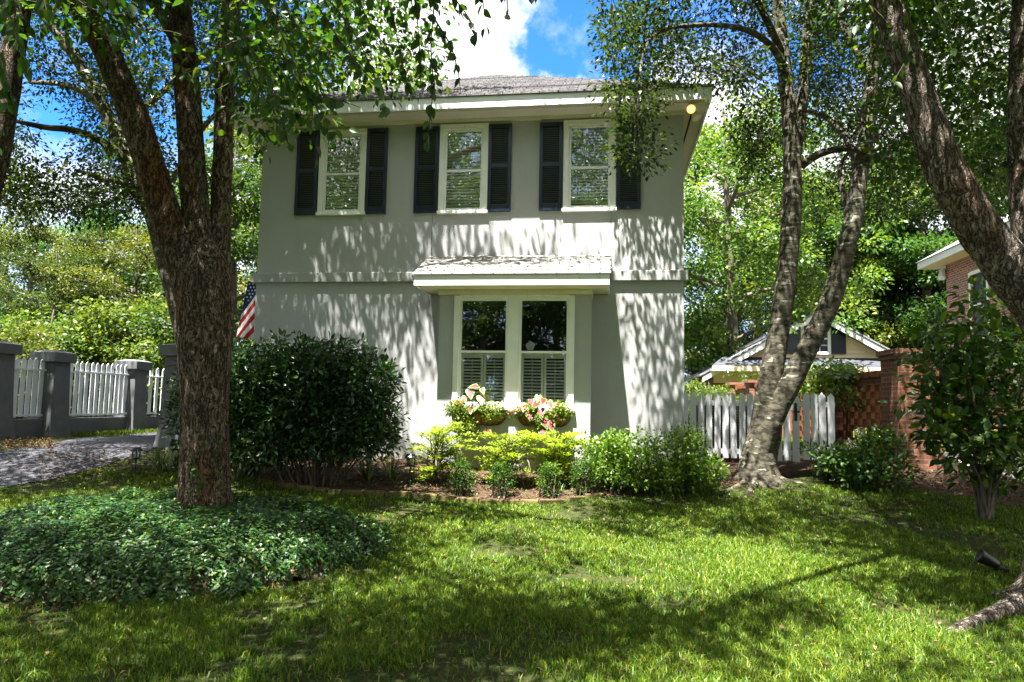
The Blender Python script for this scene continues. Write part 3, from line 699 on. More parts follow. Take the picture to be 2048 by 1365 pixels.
def caladium(uc, lab, spots):
    t_ = thing('caladium', lab, 'plant', tuple(hw(uc, BV-.13, .86)), -YAW, 'pink caladiums in the window baskets')
    mb = MB(); sm = MB(); rv = []
    for (x, y, z, ln) in spots:
        c = np.array([x, y, z]); d = np.array([rng.normal()*.5, -.75, -.75+rng.normal()*.35]); n = np.array([rng.normal()*.25, -.8, .75])
        leaf_heart(mb, c, d, n, ln*1.2); sm.tube([(x*.3, 0, 0), (x*.75, y*.5, z*.7), tuple(c)], [.005, .004, .003], 5)
    o = mb.build('leaf_blades', [M['cal_green'], M['cal_pink']], t_); a = o.data.attributes.new('var', 'FLOAT', 'FACE'); a.data.foreach_set('value', np.repeat(rng.random(len(o.data.polygons)//10), 10))
    sm.build('stems', M['stem'], t_)
caladium(-.45, 'tall pink and green caladium rising over the window basket nearer the big bush', [(-.24, -.05, .16, .12), (-.20, -.1, .12, .12), (-.06, -.08, .30, .14), (.02, -.02, .38, .12), (.10, -.1, .22, .13), (-.05, -.12, .05, .12), (.05, -.14, .10, .12), (.16, -.1, .08, .11), (.22, -.06, .12, .10), (-.14, -.06, .20, .11), (.12, -.1, .33, .09), (.23, -.18, -.26, .12)])
caladium(.50, 'spilling pink and white caladium in the middle of the basket below the white orchid', [(-.20, -.08, .10, .12), (-.12, -.08, .18, .13), (-.16, -.12, .02, .13), (-.04, -.1, .14, .13), (.06, -.1, .20, .12), (.14, -.08, .16, .12), (.02, -.14, .04, .14), (.07, -.17, -.08, .15), (.16, -.16, -.12, .15), (.10, -.2, -.24, .16), (.22, -.1, .02, .12), (.26, -.1, .14, .10), (-.08, -.14, -.02, .12), (-.02, -.04, .24, .10)])
def trailing(uc, lab, boxes):
    t_ = thing('trailing_plant', lab, 'plant', tuple(hw(uc, BV-.15, .84)), -YAW, 'yellow-green trailers in the window baskets')
    fo = Foliage(); C = np.concatenate([np.stack([rng.uniform(a, b, n), rng.uniform(-.2, .05, n), rng.uniform(c, d, n)], 1) for a, b, c, d, n in boxes])
    fo.clusters(C, 26, .065, .034, .75, .9, .3, upn=.3); fo.build('foliage', M['lf_trail'], t_)
    mb = MB(); 
    for c in C[::3]: mb.tube([(c[0]*.7, 0, 0), tuple((c*.6+np.array([c[0]*.7, 0, 0])*.4)+np.array([0, -.03, .05])), tuple(c)], [.004, .003, .002], 4)
    mb.build('stems', M['twig'], t_)
trailing(-.40, 'yellow-green creeper spilling far over the window basket nearer the big bush', [(-.42, -.2, -.02, .17, 20), (-.25, .0, -.28, .08, 34), (.0, .34, -.06, .12, 22), (-.32, -.1, -.12, .1, 14)])
trailing(.56, 'yellow-green creeper at both ends of the basket below the white orchid', [(-.34, -.1, .0, .13, 14), (.12, .40, -.02, .13, 22), (-.16, .02, -.24, .02, 14), (.2, .36, .08, .16, 8)])
def smallflowers(uc, lab, x0, x1, z0, z1, n, mk):
    t_ = thing('bedding_flower', lab, 'plant', tuple(hw(uc, BV-.12, .86)), -YAW)
    fo = Foliage(); C = np.stack([rng.uniform(x0, x1, n), rng.uniform(-.12, .02, n), rng.uniform(z0, z1, n)], 1); fo.clusters(C, 14, .035, .03, .8, .8, 0); fo.build('flower_heads', M[mk], t_)
    f2 = Foliage(); f2.clusters(C-np.array([0, 0, .05]), 14, .07, .04, .5); f2.build('foliage', M['lf_mid'], t_)
smallflowers(-.18, 'white and red bedding flowers beside the tall caladium in the basket', -.04, .22, .03, .14, 9, 'lf_hyd')
smallflowers(.10, 'orange-red bedding flowers trailing between the two iron baskets', -.05, .12, -.02, .12, 7, 'lf_flower')
orch = thing('orchid', 'white orchid bloom standing inside the bay window above the cafe shutter', 'flower', tuple(hw(.32, BV+.15, 1.55)), -YAW)
mb = MB(); 
for q in range(5):
    a_ = R(90+72*q); c = np.array([math.cos(a_)*.035, -.01, .30+math.sin(a_)*.035]); mb.add([c+np.array([math.cos(R(s*45))*.036, -.004*(s % 2), math.sin(R(s*45))*.036]) for s in range(8)], [tuple(range(8))])
mb.build('petals', M['flag_white'], orch); mb = MB(); mb.tube([(0, .02, 0), (.03, .01, .15), (.0, 0, .30)], .004, 5); mb.build('stalk', M['stem'], orch)

# ------------------------------------------------------------------ grey stucco pillars and picket fence on the left
COLX = -10.4
def stucco_pillar(px, ptop, X, Y, w, lab):
    b = float(gz(X, Y))-.03; zt = float(at(px, ptop, Y)[2]); t_ = thing('stucco_pillar', lab, 'pillar', (X, Y, b), -YAW, 'grey stucco pillars along the driveway')
    h = zt-b; mb = MB(); n = 5
    zs = [0, .12, .35, h*.5, h-.22]; ws = [w*.66, w*.60, w*.54, w*.5, w*.47]; V = []
    for z, q in zip(zs, ws): V += [(-q, -q, z), (q, -q, z), (q, q, z), (-q, q, z)]
    mb.add(V, [(i*4+j, i*4+(j+1) % 4, i*4+4+(j+1) % 4, i*4+4+j) for i in range(n-1) for j in range(4)]+[(16, 17, 18, 19)]); mb.build('shaft', M['grey_stucco'], t_, bevel=.012)
    q = w*.64; mb = MB(); mb.box(-q, q, -q, q, h-.22, h-.045); mb.add([(-q, -q, h-.045), (q, -q, h-.045), (q, q, h-.045), (-q, q, h-.045), (-q*.45, -q*.45, h), (q*.45, -q*.45, h), (q*.45, q*.45, h), (-q*.45, q*.45, h)], [(0, 1, 5, 4), (1, 2, 6, 5), (2, 3, 7, 6), (3, 0, 4, 7), (4, 5, 6, 7)]); mb.build('cap', M['grey_stucco'], t_, bevel=.012)
    return b, h
cols = []
for (r_, Y, px, pt, lab) in ((-.727, 12.3, -5, 683, 'grey stucco pillar cut by the edge beside the short picket bay'), (-.645, 13.4, 111, 702, 'grey stucco pillar between the short and the long picket bays'), (-.532, 15.6, 272, 720, 'grey stucco pillar at the far end of the long picket bay')):
    X = COLX+.136*Y if True else 0; X = r_*Y; b, h = stucco_pillar(px, pt, X, Y, .42, lab); cols.append((X, Y, b, h))
stucco_pillar(355, 688, -.462*11.9, 11.9, .44, 'grey stucco pillar half hidden by the evergreen bush and big trunk')
def picket_mesh(w, th, h):
    mb = MB(); tip = w*.62; mb.prism([(-w/2, 0), (w/2, 0), (w/2, h-tip), (0, h), (-w/2, h-tip)], 1, -th/2, th/2); return mb
def picket_run(name, lab, p0, p1, n, zb, zt, base=None, cat='fence', group=None, rails=(.09, .80), w=.085, latch=False, hz=None, rback=True):
    p0, p1 = np.array(p0, float), np.array(p1, float); d = p1-p0; ln = np.linalg.norm(d); ang = math.atan2(d[1], d[0])
    t_ = thing(name, lab, cat, (p0[0], p0[1], zb), ang, group); h = zt-zb; first = None
    for k in range(n):
        x = (k+.5)/n*ln; zz = float(rng.normal())*.006
        if first is None: first = picket_mesh(w, .017, h); o = first.build('picket', M['picket'], t_, bevel=.003); first = o
        else: o = first.copy(); sc.collection.objects.link(o); o.parent = t_
        o.location = (x, -.03, zz); o.rotation_euler = (0, float(rng.normal())*.008, 0)
    for f_ in rails:
        mb = MB(); y0, y1 = (-.018, .02) if rback else (-.075, -.042)
        mb.box(0, ln, y0, y1, h*f_-.04, h*f_+.04 if rback else h*f_-.005); mb.build('rail', M['picket'], t_, bevel=.003)
    if base:
        mb = MB(); mb.box(0, ln, -.09, .09, -base, -.035); mb.build('base_wall', M['grey_stucco'], t_, bevel=.01)
    return t_
for (a, b, n, lab) in ((0, 1, 6, 'short white picket bay on a low stucco wall by the edge pillar'), (1, 2, 13, 'long white picket bay on a low stucco wall between two grey pillars')):
    A, B = cols[a], cols[b]; pA, pB = np.array(A[:2]), np.array(B[:2]); d = unit(pB-pA); g_ = (A[2]+B[2])/2
    picket_run('picket_fence', lab, pA+d*.2, pB-d*.2, n, g_+.40, g_+1.48, .42, group='white picket bays along the driveway', rails=(.05, .82), w=.088, rback=False)
A = cols[2]; pA = np.array(A[:2]); d = np.array([math.sin(YAW), math.cos(YAW)]); d = unit(np.array([.30, .95])); picket_run('picket_fence', 'far white picket bay running behind the big trunk', pA+d*.2, pA+d*2.9, 15, A[2]+.40, A[2]+1.46, .42, group='white picket bays along the driveway', rails=(.05, .82), w=.088, rback=False)

# ------------------------------------------------------------------ right side: picket fence, gate, air conditioner
def u_at(px):
    q = ray(px, 850); P0 = np.array([0, Y0, 0])+.85*hd; t_ = ((P0-CAM)@hd)/(q@hd); return float((CAM+q*t_-np.array([0, Y0, 0]))@he)
fa, fb = hw(2.62, .85), hw(u_at(1508), .85); fz = .20
picket_run('picket_fence', 'weathered white picket fence joining the house wall to the double-trunk tree', fa[:2], fb[:2], 9, fz, fz+1.03, rails=(.10, .83), w=.092, group='white pickets between house and brick wall')
fc, fd = hw(u_at(1530), .85), hw(u_at(1599), .85); fe = hw(u_at(1670), .85)
gate = picket_run('picket_gate', 'white picket gate with black latch behind the double-trunk tree', fc[:2], fd[:2], 4, fz-.02, fz+1.02, cat='gate', rails=(.12, .80), w=.10)
mb = MB(); gx = float(np.linalg.norm(fd-fc))*.875
mb.box(gx-.02, gx+.02, -.052, -.043, .62, .90); mb.tube([(gx, -.05, .66), (gx, -.10, .70), (gx, -.10, .82), (gx, -.05, .86)], .010, 8); mb.box(gx-.03, gx+.06, -.066, -.053, .75, .78); mb.build('latch', M['black'], gate)
picket_run('picket_fence', 'short white fence piece between the gate latch and brick lattice wall', fd[:2]+np.array([.03, 0]), fe[:2], 4, fz, fz+1.05, rails=(.12, .82), w=.10, group='white pickets between house and brick wall')
ac = thing('air_conditioner', 'dark air conditioner unit standing behind the white picket fence', 'air conditioner', tuple(hw(3.42, 2.0, .2)), -YAW)
mb = MB(); mb.box(-.42, .42, -.36, .36, .06, .84); mb.build('cabinet', M['black'], ac, bevel=.03)
mb = MB(); mb.box(-.45, .45, -.39, .39, .845, .89); mb.build('top_panel', M['picket'], ac, bevel=.02)
mb = MB(); 
for k in range(16): mb.box(-.38, .38, -.372, -.362, .1+k*.045, .118+k*.045)
mb.build('grille', M['stem'], ac); mb = MB(); mb.box(-.5, .5, -.45, .45, -.1, .055); mb.build('pad', M['concrete'], ac)

# ------------------------------------------------------------------ brick lattice wall on the right
wo = at(1824, 931, 11.35)[:2]; wd_ = unit(at(1457, 774, 24.0)[:2]-wo); wang = math.atan2(wd_[1], wd_[0])
bw = thing('brick_lattice_wall', 'red brick garden wall with open lattice panels and square pillars', 'wall', (wo[0], wo[1], .1), wang)
def bpillar(s, w, h):
    mb = MB(); mb.box(s-w/2, s+w/2, -w/2, w/2, -.3, h-.16); mb.box(s-w/2-.025, s+w/2+.025, -w/2-.025, w/2+.025, h-.16, h-.085); mb.box(s-w/2-.05, s+w/2+.05, -w/2-.05, w/2+.05, h-.085, h); return mb.build('pillar', M['brick'], bw, bevel=.006)
def bpanel(s0, s1):
    mb = MB(); mb.box(s0, s1, -.055, .055, -.3, .12); mb.build('base_course', M['brick'], bw)
    mb = MB(); mb.box(s0, s1, -.055, .055, 1.34, 1.46); mb.build('top_course', M['brick'], bw)
    mb = MB(); n = int((s1-s0)/.075); 
    for k in range(n): a = s0+(s1-s0)*k/n; mb.box(a+.004, a+(s1-s0)/n-.004, -.10, .10, 1.463, 1.575+float(rng.normal())*.003)
    mb.build('coping', M['brick_cell'], bw, bevel=.004)
    mb = MB(); hh = .1175; nr = int(round((1.34-.12)/hh)); hh = (1.34-.12)/nr; per = .37
    for r_ in range(nr):
        x = s0+(per/2 if r_ % 2 else 0)-per*.5
        while x < s1:
            a, b = max(x, s0), min(x+per*.53, s1)
            if b-a > .01: mb.box(a, b, -.024+float(rng.normal())*.002, .024, .12+r_*hh+.002, .12+(r_+1)*hh-.002)
            x += per
    mb.build('lattice', M['brick_cell'], bw)
SP = [0, 3.1, 6.2, 9.25, 11.6]
for k, s in enumerate(SP): bpillar(s, .62 if k == 0 else .46, 1.86 if k == 0 else 1.68)
for a, b in zip(SP[:-1], SP[1:]): bpanel(a+(.31 if a == 0 else .23), b-.23)

# ------------------------------------------------------------------ cream garage with gable, far right
GYy = 26.0; gc = at(1631, 716, GYy)
gar = thing('garage', 'cream sided garage with navy shuttered gable beyond the brick lattice wall', 'building', (gc[0], gc[1], .2), -YAW)
ga = at(1631, 626, GYy)[2]-.2; ge = at(1410, 748, GYy)[2]-.2; hwid = 4.1; gs = (ga-ge)/hwid; zb = gc[2]-.2
mb = MB(); n = 13; z = zb                                # lap siding, each board a sloping strip
while z < ga-.3:
    z2 = min(z+.16, ga-.25); x0 = (ga-.22-z)/gs; x1 = (ga-.22-z2)/gs
    mb.add([(-x0, -.03, z), (x0, -.03, z), (x1, 0, z2), (-x1, 0, z2), (-x0, .0, z), (x0, 0, z)], [(0, 1, 2, 3), (4, 5, 1, 0)]); z += .16
mb.add([(-.5, -.002, ga-.5), (.5, -.002, ga-.5), (0, -.002, ga-.2)], [(0, 1, 2)])
mb.build('siding', M['siding'], gar)
mb = MB(); mb.box(-hwid+.5, hwid-.5, .3, 8, -.4, ge+.1); mb.build('brick_base', M['brick'], gar)
mb = MB()
for sg in (-1, 1):
    mb.add([(0, -.45, ga+.02), (sg*(hwid+.1), -.45, ge-.04), (sg*(hwid+.1), 8.5, ge-.04), (0, 8.5, ga+.02), (0, -.45, ga-.04), (sg*(hwid+.1), -.45, ge-.10), (sg*(hwid+.1), 8.5, ge-.10), (0, 8.5, ga-.04)], [(0, 1, 2, 3), (7, 6, 5, 4), (0, 4, 5, 1), (1, 5, 6, 2)])
rf = mb.build('roof', M['gshingle'], gar)
mb = MB()
for sg in (-1, 1): mb.add([(0, -.42, ga-.045), (sg*hwid, -.42, ge-.10), (sg*hwid, -.42, ge-.30), (0, -.42, ga-.26), (0, -.36, ga-.045), (sg*hwid, -.36, ge-.10), (sg*hwid, -.36, ge-.30), (0, -.36, ga-.26)], [(0, 1, 2, 3), (7, 6, 5, 4), (3, 2, 6, 7)])
mb.build('fascia', M['white'], rf)
mb = MB(); mb.add([(-hwid+.75, -.06, zb-.02), (hwid-.75, -.06, zb-.02), (hwid-.3, -.85, zb-.36), (-hwid+.3, -.85, zb-.36)], [(0, 1, 2, 3)]); sk = mb.build('skirt_roof', M['slate'], gar)
mb = MB(); mb.box(-hwid+.3, hwid-.3, -.87, -.83, zb-.56, zb-.375); mb.box(-hwid+.3, hwid-.3, -.83, .3, zb-.56, zb-.54); mb.build('fascia', M['siding'], sk)
mb = MB(); mb.box(-hwid+.5, hwid-.5, .28, .3, ge-.3, zb-.5); mb.build('shaded_wall', M['siding'], gar)
w0, w1, q0, q1 = -.42, .42, zb+.22, zb+1.18
mb = MB(); mb.box(w0-.1, w0, -.09, -.0, q0-.1, q1+.1); mb.box(w1, w1+.1, -.09, 0, q0-.1, q1+.1); mb.box(w0, w1, -.09, 0, q1, q1+.1); mb.box(w0, w1, -.1, 0, q0-.1, q0); mb.box(w0, w1, -.07, -.03, (q0+q1)/2-.03, (q0+q1)/2+.03)
for k in (1, 2): mb.box(w0+k*.28-.014, w0+k*.28+.014, -.062, -.03, q0, q1)
for zz in (.25, .75): mb.box(w0, w1, -.060, -.03, q0+(q1-q0)*zz-.012, q0+(q1-q0)*zz+.012)
gw = mb.build('window', M['white'], gar); mb = MB(); mb.add([(w0, -.04, q0), (w1, -.04, q0), (w1, -.04, q1), (w0, -.04, q1)], [(0, 1, 2, 3)]); mb.build('pane', M['shutter'], gw)
for sg in (-1, 1):
    mb = MB(); c_ = sg*.80; mb.box(c_-.25, c_+.25, -.08, -.035, q0-.08, q1+.06); 
    for z0_, z1_ in ((q0, q0+.5), (q0+.58, q1)): mb.box(c_-.19, c_+.19, -.095, -.081, z0_, z1_)
    mb.build('shutter', M['shutter'], gar, bevel=.01)

# ------------------------------------------------------------------ neighbour's brick house at the right edge
bh = thing('brick_house', 'red brick two-storey house behind the leaning birch limb', 'house', (15.62, 25.3, .2), -YAW)
ez = 6.1
mb = MB(); hs = [(-2.75, -1.75, 3.6, 5.3)]
for (a, b, c, d) in [(-16, -2.75, -.4, ez), (-1.75, 0, -.4, ez), (-2.75, -1.75, -.4, 3.3), (-2.75, -1.75, 5.35, ez)]: mb.box(0, .2, a, b, c, d)
mb.box(.2, 12, -.2, 0, -.4, ez); mb.build('wall', M['brick_house'], bh)
mb = MB()
mb.box(-.03, .0, -2.87, -2.75, 3.2, 5.45); mb.box(-.03, 0, -1.75, -1.63, 3.2, 5.45); mb.box(-.03, 0, -2.75, -1.75, 5.35, 5.47); mb.box(-.05, 0, -2.9, -1.6, 3.1, 3.2); mb.box(.01, .05, -2.75, -1.75, 4.3, 4.36)
wb = mb.build('window', M['white'], bh); mb = MB(); mb.add([(.06, -2.75, 3.2), (.06, -1.75, 3.2), (.06, -1.75, 5.4), (.06, -2.75, 5.4)], [(0, 3, 2, 1)]); mb.build('pane', M['shutter'], wb)
mb = MB(); mb.box(-.65, 0, -16, .65, ez-.06, ez-.04); mb.build('soffit', M['tan'], bh)
mb = MB(); mb.box(-.68, -.65, -16, .68, ez-.08, ez+.16); mb.box(-.65, 12, .65, .68, ez-.08, ez+.16); mb.build('fascia', M['picket'], bh)
mb = MB(); mb.add([(-.74, -16, ez+.16), (-.74, .74, ez+.16), (4, -4, ez+3.0), (4, -16, ez+3.0), (12, .74, ez+.16), (12, -4, ez+3)], [(0, 1, 2, 3), (1, 4, 5, 2)]); mb.build('roof', M['gshingle'], bh)
mb = MB(); cone(mb, (-.12, .0, ez-.35), (-.3, -.4, -1), [(.07, -.18), (.09, -.06), (.10, .0), (.12, .06), (.12, .22), (.06, .24)]); sl2 = mb.build('security_light', M['picket'], bh)

# ------------------------------------------------------------------ trees
def pxl(pts, Y=None):
    """(px, py, r_px[, Y]) -> (x, y, z, r)"""
    out = []
    for q in pts:
        y = q[3] if len(q) > 3 else Y
        p = at(q[0], q[1], y); out.append((*p, q[2]*y/F))
    return out
def clpx(n, x0, x1, y0, y1, Ya, Yb, thr=None, sc_=1.1):
    P_ = []
    while len(P_) < n:
        p = at(rng.uniform(x0, x1), rng.uniform(y0, y1), rng.uniform(Ya, Yb))
        if thr is not None and vnoise(p*sc_+31) < thr: continue
        P_.append(p)
    return np.array(P_)
# shade map: out-of-view leaves placed for their shadows, gaps where lawn and wall should be lit
def shade_at(Q):
    """density of canopy wanted above the place where the ray from Q along the sunlight lands"""
    s = ((np.array([0, Y0, 0])-Q)@hd)/(LDIR@hd); Pw = Q+LDIR*s[:, None]
    zw = Pw[:, 2]; uw = (Pw-np.array([0, Y0, 0]))@he; onw = (s > 0) & (zw > .0) & (zw < 5.4) & (uw > U0) & (uw < U1)
    g = (-.35-Q[:, 2])/LDIR[2]; Pg = Q+LDIR*g[:, None]; px, py, zz = proj(Pg)
    d = np.full(len(Q), .72); X, Y = Pg[:, 0], Pg[:, 1]
    def blob(x, y, sx, sy, v, d):
        w = np.exp(-(((px-x)/sx)**2+((py-y)/sy)**2)**2); return d*(1-w)+v*w
    # measured on the ground, in photo pixels of that ground point
    d = np.where(zz > .2, d, .55)
    inview = zz > .5
    dd = d.copy()
    for (x, y, sx, sy, v) in ((1420, 1130, 380, 60, .04), (1350, 1330, 420, 50, .05), (950, 1030, 190, 28, .12), (620, 1345, 260, 22, .22), (180, 1075, 230, 70, .08), (1000, 1120, 200, 40, .35), (1750, 1240, 260, 60, .18), (1050, 1000, 230, 50, .0), (1290, 985, 200, 50, .0),
                              (620, 1090, 200, 60, .9), (250, 1250, 380, 80, 1.0), (850, 1200, 250, 45, .95), (1250, 1228, 360, 24, .9), (1500, 1032, 330, 26, .95), (1180, 1075, 160, 14, .8), (1550, 1180, 200, 12, .7), (1850, 1010, 260, 50, 1.0), (1735, 910, 150, 60, 1.0), (1850, 900, 120, 50, 1.0), (120, 930, 200, 30, .85)):
        dd = blob(x, y, sx, sy, v, dd)
    d = np.where(inview, dd, d)
    w = np.full(len(Q), .85)
    def wb(u, z, su, sz, v, w):
        k = np.exp(-(((uw-u)/su)**2+((zw-z)/sz)**2)**3); return w*(1-k)+v*k
    for a in ((.4, 4.1, 1.9, 1.45, .08), (2.1, 1.7, .8, 1.8, .0), (-1.7, 1.6, .7, 1.4, .14), (.2, .5, 1.6, 1.5, .0), (-3.4, 3.5, 1.0, 2.2, 1.0), (-3.2, 1.5, 1.0, 1.4, 1.0), (-1.5, 3.5, .5, .5, .45), (2.2, 3.6, .4, .6, .25)): w = wb(*a, w)
    return np.where(onw, w, d)
cand = np.stack([rng.uniform(-12, 10.5, 34000), rng.uniform(-2.5, 13.0, 34000)[:34000], rng.uniform(4.4, 11.5, 34000)], 1)
px, py, zz = proj(cand); ok = ((py < -40) | (px < -150) | (px > 2200) | (zz < .3))
s_ = (cand-np.array([0, Y0, 0]))@hd; u_c = (cand-np.array([0, Y0, 0]))@he; ok &= (s_ < -.35) | ((u_c > 3.4) & (cand[:, 1] < 12.8))
s2 = ((np.array([0, Y0, 0])-cand)@hd)/(LDIR@hd); zw2 = cand[:, 2]+LDIR[2]*s2; ok &= np.where((zw2 > 0) & (s_ < 0) & (u_c < 3), cand[:, 2] > 7.6, cand[:, 2] < np.where(u_c > 3.4, 10.5, 8.6))
cand = cand[ok]; dens = shade_at(cand); nz = vnoise(cand*np.array([.75, .75, .55])+7)
keep = (rng.random(len(cand)) < np.clip(dens**1.5*(.12+2.1*np.maximum(nz-.12, 0)**1.3), 0, 1)*np.where(dens > .84, 1.0, .80)) & ~((dens < .25) & (rng.random(len(cand)) < .5)); over = cand[keep]
left_shade = np.stack([rng.uniform(-14.5, -4.9, 700), rng.uniform(9.5, 17, 700), rng.uniform(7.6, 11.5, 700)], 1); px, py, zz = proj(left_shade); left_shade = left_shade[(py < 60) & (vnoise(left_shade*.7) > .36)][:330]  # mostly out-of-view leaves added to shade the driveway and pillars

birch_root = at(410, 990, 7.0)
b1 = thing('river_birch', 'rough brown river birch with three stems growing from the ground cover mound', 'tree', tuple(birch_root))
o1 = birch_root
wd1 = Wood()
T1 = pxl([(409, 1015, 54), (409, 975, 50), (409, 900, 47), (409, 800, 47), (410, 700, 51), (412, 620, 53), (410, 555, 53), (410, 510, 36), (412, 470, 10)], 7.0)
wd1.limb(T1, 26, 72, .11, 10, 2.4, (.12, .10, 3, .5))
LA = pxl([(393, 640, 30, 7.0), (370, 545, 33, 6.98), (340, 460, 33, 6.95), (305, 350, 31, 6.9), (277, 258, 30, 6.85), (237, 158, 29, 6.75), (193, 62, 28, 6.65), (130, -20, 27, 6.5), (40, -110, 24, 6.2), (-90, -230, 18, 5.9), (-250, -330, 10, 5.5)])
LB = pxl([(407, 600, 28, 7.05), (395, 470, 28, 7.06), (385, 340, 27, 7.08), (375, 190, 26, 7.1), (363, 50, 24, 7.15), (352, -70, 22, 7.2), (330, -240, 19, 7.2), (300, -420, 12, 7.1), (280, -600, 7, 7)])
LC = pxl([(434, 600, 25, 7.1), (441, 450, 21, 7.2), (446, 310, 20, 7.25), (450, 175, 20, 7.3), (459, 40, 20, 7.35), (470, -70, 18, 7.4), (500, -220, 14, 7.4), (560, -400, 9, 7.2), (640, -560, 5, 7)])
wd1.limb(LA, 18, 48, .13, 11, 2.6); wd1.limb(LB, 18, 44, .12, 12, 2.6); wd1.limb(LC, 18, 40, .12, 12, 2.6)
wd1.limb(pxl([(378, 130, 12, 7.0), (345, 70, 12, 6.95), (310, 10, 11, 6.9), (270, -60, 10, 6.8), (200, -200, 6, 6.5)]), 8, 16, .12)
wd1.limb(pxl([(365, 30, 16, 7.1), (330, -150, 16, 6.3), (420, -260, 14, 5.3), (600, -340, 11, 4.4), (760, -300, 8, 3.7), (860, -180, 6, 3.3), (900, -60, 4, 3.1)]), 10, 14, .1)
wd1.limb(pxl([(470, -70, 16, 7.4), (620, -260, 14, 7.0), (800, -400, 11, 6.4), (1000, -520, 9, 5.8), (1200, -560, 5, 5.2)]), 10, 14, .1)
wd1.limb(pxl([(340, -180, 16, 7.2), (200, -420, 14, 6.2), (60, -700, 11, 5.0), (300, -1100, 7, 3.8)]), 10, 14, .1)
wd1.limb(pxl([(470, -110, 13, 7.4), (560, -220, 12, 8.2), (700, -330, 9, 8.9), (850, -420, 6, 9.2)]), 10, 14, .1)
def local(wood, o):
    wood.V = [v-o for v in wood.V]
    return wood
ax1 = wd1.axis()
# sprays that hang close to the camera, leaf by leaf
def spray(f, tw, pts, Y, step=17, size=.062, var=(.45, .2), hang=.9):
    q = spline([(*at(x, y, Y+dy), 0) for x, y, dy in [(p[0], p[1], p[2] if len(p) > 2 else 0) for p in pts]], 8)[:, :3]
    seg = np.linalg.norm(np.diff(q, axis=0), axis=1); s = np.concatenate([[0], np.cumsum(seg)]); n = max(3, int(s[-1]/(step*Y/F)))
    u = np.sort(rng.uniform(0, s[-1], n)); B = np.stack([np.interp(u, s, q[:, k]) for k in range(3)], 1)
    D = rvec(n)*.55; D[:, 2] -= hang; N = rvec(n)*.8+np.array([0, -.5, .5])
    f.put(B+rvec(n)*.008, D, N, size*(.7+.6*rng.random(n)), size*.66*(.8+.4*rng.random(n)), np.clip(rng.normal(*var, n), 0, 1), True, .10, .12)
    V, Fq = tube_arr(q, np.linspace(.005, .0015, len(q)), 5); tw.append((V, Fq))
fo1 = Foliage(); tw1 = []
SPR = [([(520, -40), (560, 60), (600, 150), (640, 220), (672, 262)], 3.3), ([(430, -40), (480, 60), (530, 150), (560, 230), (578, 292)], 3.4), ([(600, -60), (690, 40), (740, 130), (765, 200), (772, 225)], 3.2),
       ([(560, 100), (600, 170), (640, 190), (690, 205), (720, 215)], 3.3), ([(480, 100), (520, 190), (590, 225), (640, 245), (660, 262)], 3.4), ([(640, 20), (700, 110), (750, 165), (790, 195)], 3.3), ([(440, 60), (500, 130), (520, 200), (535, 250)], 3.6),
       ([(860, -80), (868, 0), (862, 90), (866, 170), (858, 250), (852, 285)], 3.6), ([(870, 40), (900, 90), (915, 140), (922, 190)], 3.5), ([(880, -60), (905, -10), (945, 50), (950, 104)], 3.5), ([(930, -80), (960, -20), (968, 20), (972, 60)], 3.7), ([(980, -60), (1010, -20), (1015, 20), (1018, 36)], 3.4), ([(1060, -60), (1068, -10), (1072, 10)], 3.6),
       ([(820, -70), (830, 0), (838, 80), (840, 150), (845, 190)], 3.8), ([(760, -70), (780, 20), (800, 100), (812, 170)], 3.7), ([(700, -60), (730, 30), (770, 90), (800, 110)], 3.9), ([(540, -60), (580, 30), (620, 90), (650, 120)], 3.8), ([(650, -60), (680, 0), (700, 60), (705, 110)], 4.0),
       ([(-40, -60), (10, 20), (40, 90), (55, 150)], 2.9), ([(-60, 20), (-10, 90), (15, 170), (20, 220)], 2.7), ([(0, -50), (30, 10), (28, 60), (50, 120)], 2.8), ([(60, -60), (85, -10), (95, 30)], 2.8), ([(80, -60), (110, -10), (112, 30)], 3.0),
       ([(190, -50), (230, 0), (262, 30), (275, 62)], 3.1), ([(150, -60), (180, -20), (205, 10)], 3.0), ([(230, -60), (270, -10), (300, 10)], 3.2),
       ([(480, 120), (430, 130), (360, 150), (300, 165), (285, 180)], 4.6), ([(520, 130), (470, 160), (430, 180), (400, 170), (330, 100)], 4.4), ([(430, 120), (420, 170), (428, 200)], 4.3), ([(395, 320), (405, 360), (400, 385), (420, 400)], 6.4), ([(540, 255), (520, 300), (480, 370), (440, 440), (425, 490)], 6.2)]
for pts, Y in SPR: spray(fo1, tw1, pts, Y, 13 if Y < 4.2 else 16)
C_in = np.concatenate([clpx(70, 440, 700, -60, 170, 4.6, 8.5, .40), clpx(45, 650, 890, -60, 130, 4.8, 8.0, .42), clpx(30, 470, 640, 80, 260, 5, 8.5, .42), clpx(26, -40, 330, -60, 60, 4.5, 7, .45), clpx(12, 700, 870, 90, 160, 6, 9, .5)])
isL = over[:, 0] < .6; C_shade1 = over[isL]
fo1.clusters(C_in, 26, .30, .075, .64, .8, .45, True); fo1.clusters(C_shade1, 64, .36, .085, .64, .75, .4, False)
fo1.V = [v-o1 for v in fo1.V]
tk = local(wd1, o1).build('trunk', M['birch'], b1)
cr = fo1.build('crown', M['lf_birch'], b1)
axl = ax1.copy(); axl[:, :3] -= o1
twigs(axl, np.concatenate([C_in, C_shade1])-o1, 'branches', M['twig'], b1, maxl=7, extra=[(v-o1, f_) for v, f_ in tw1])
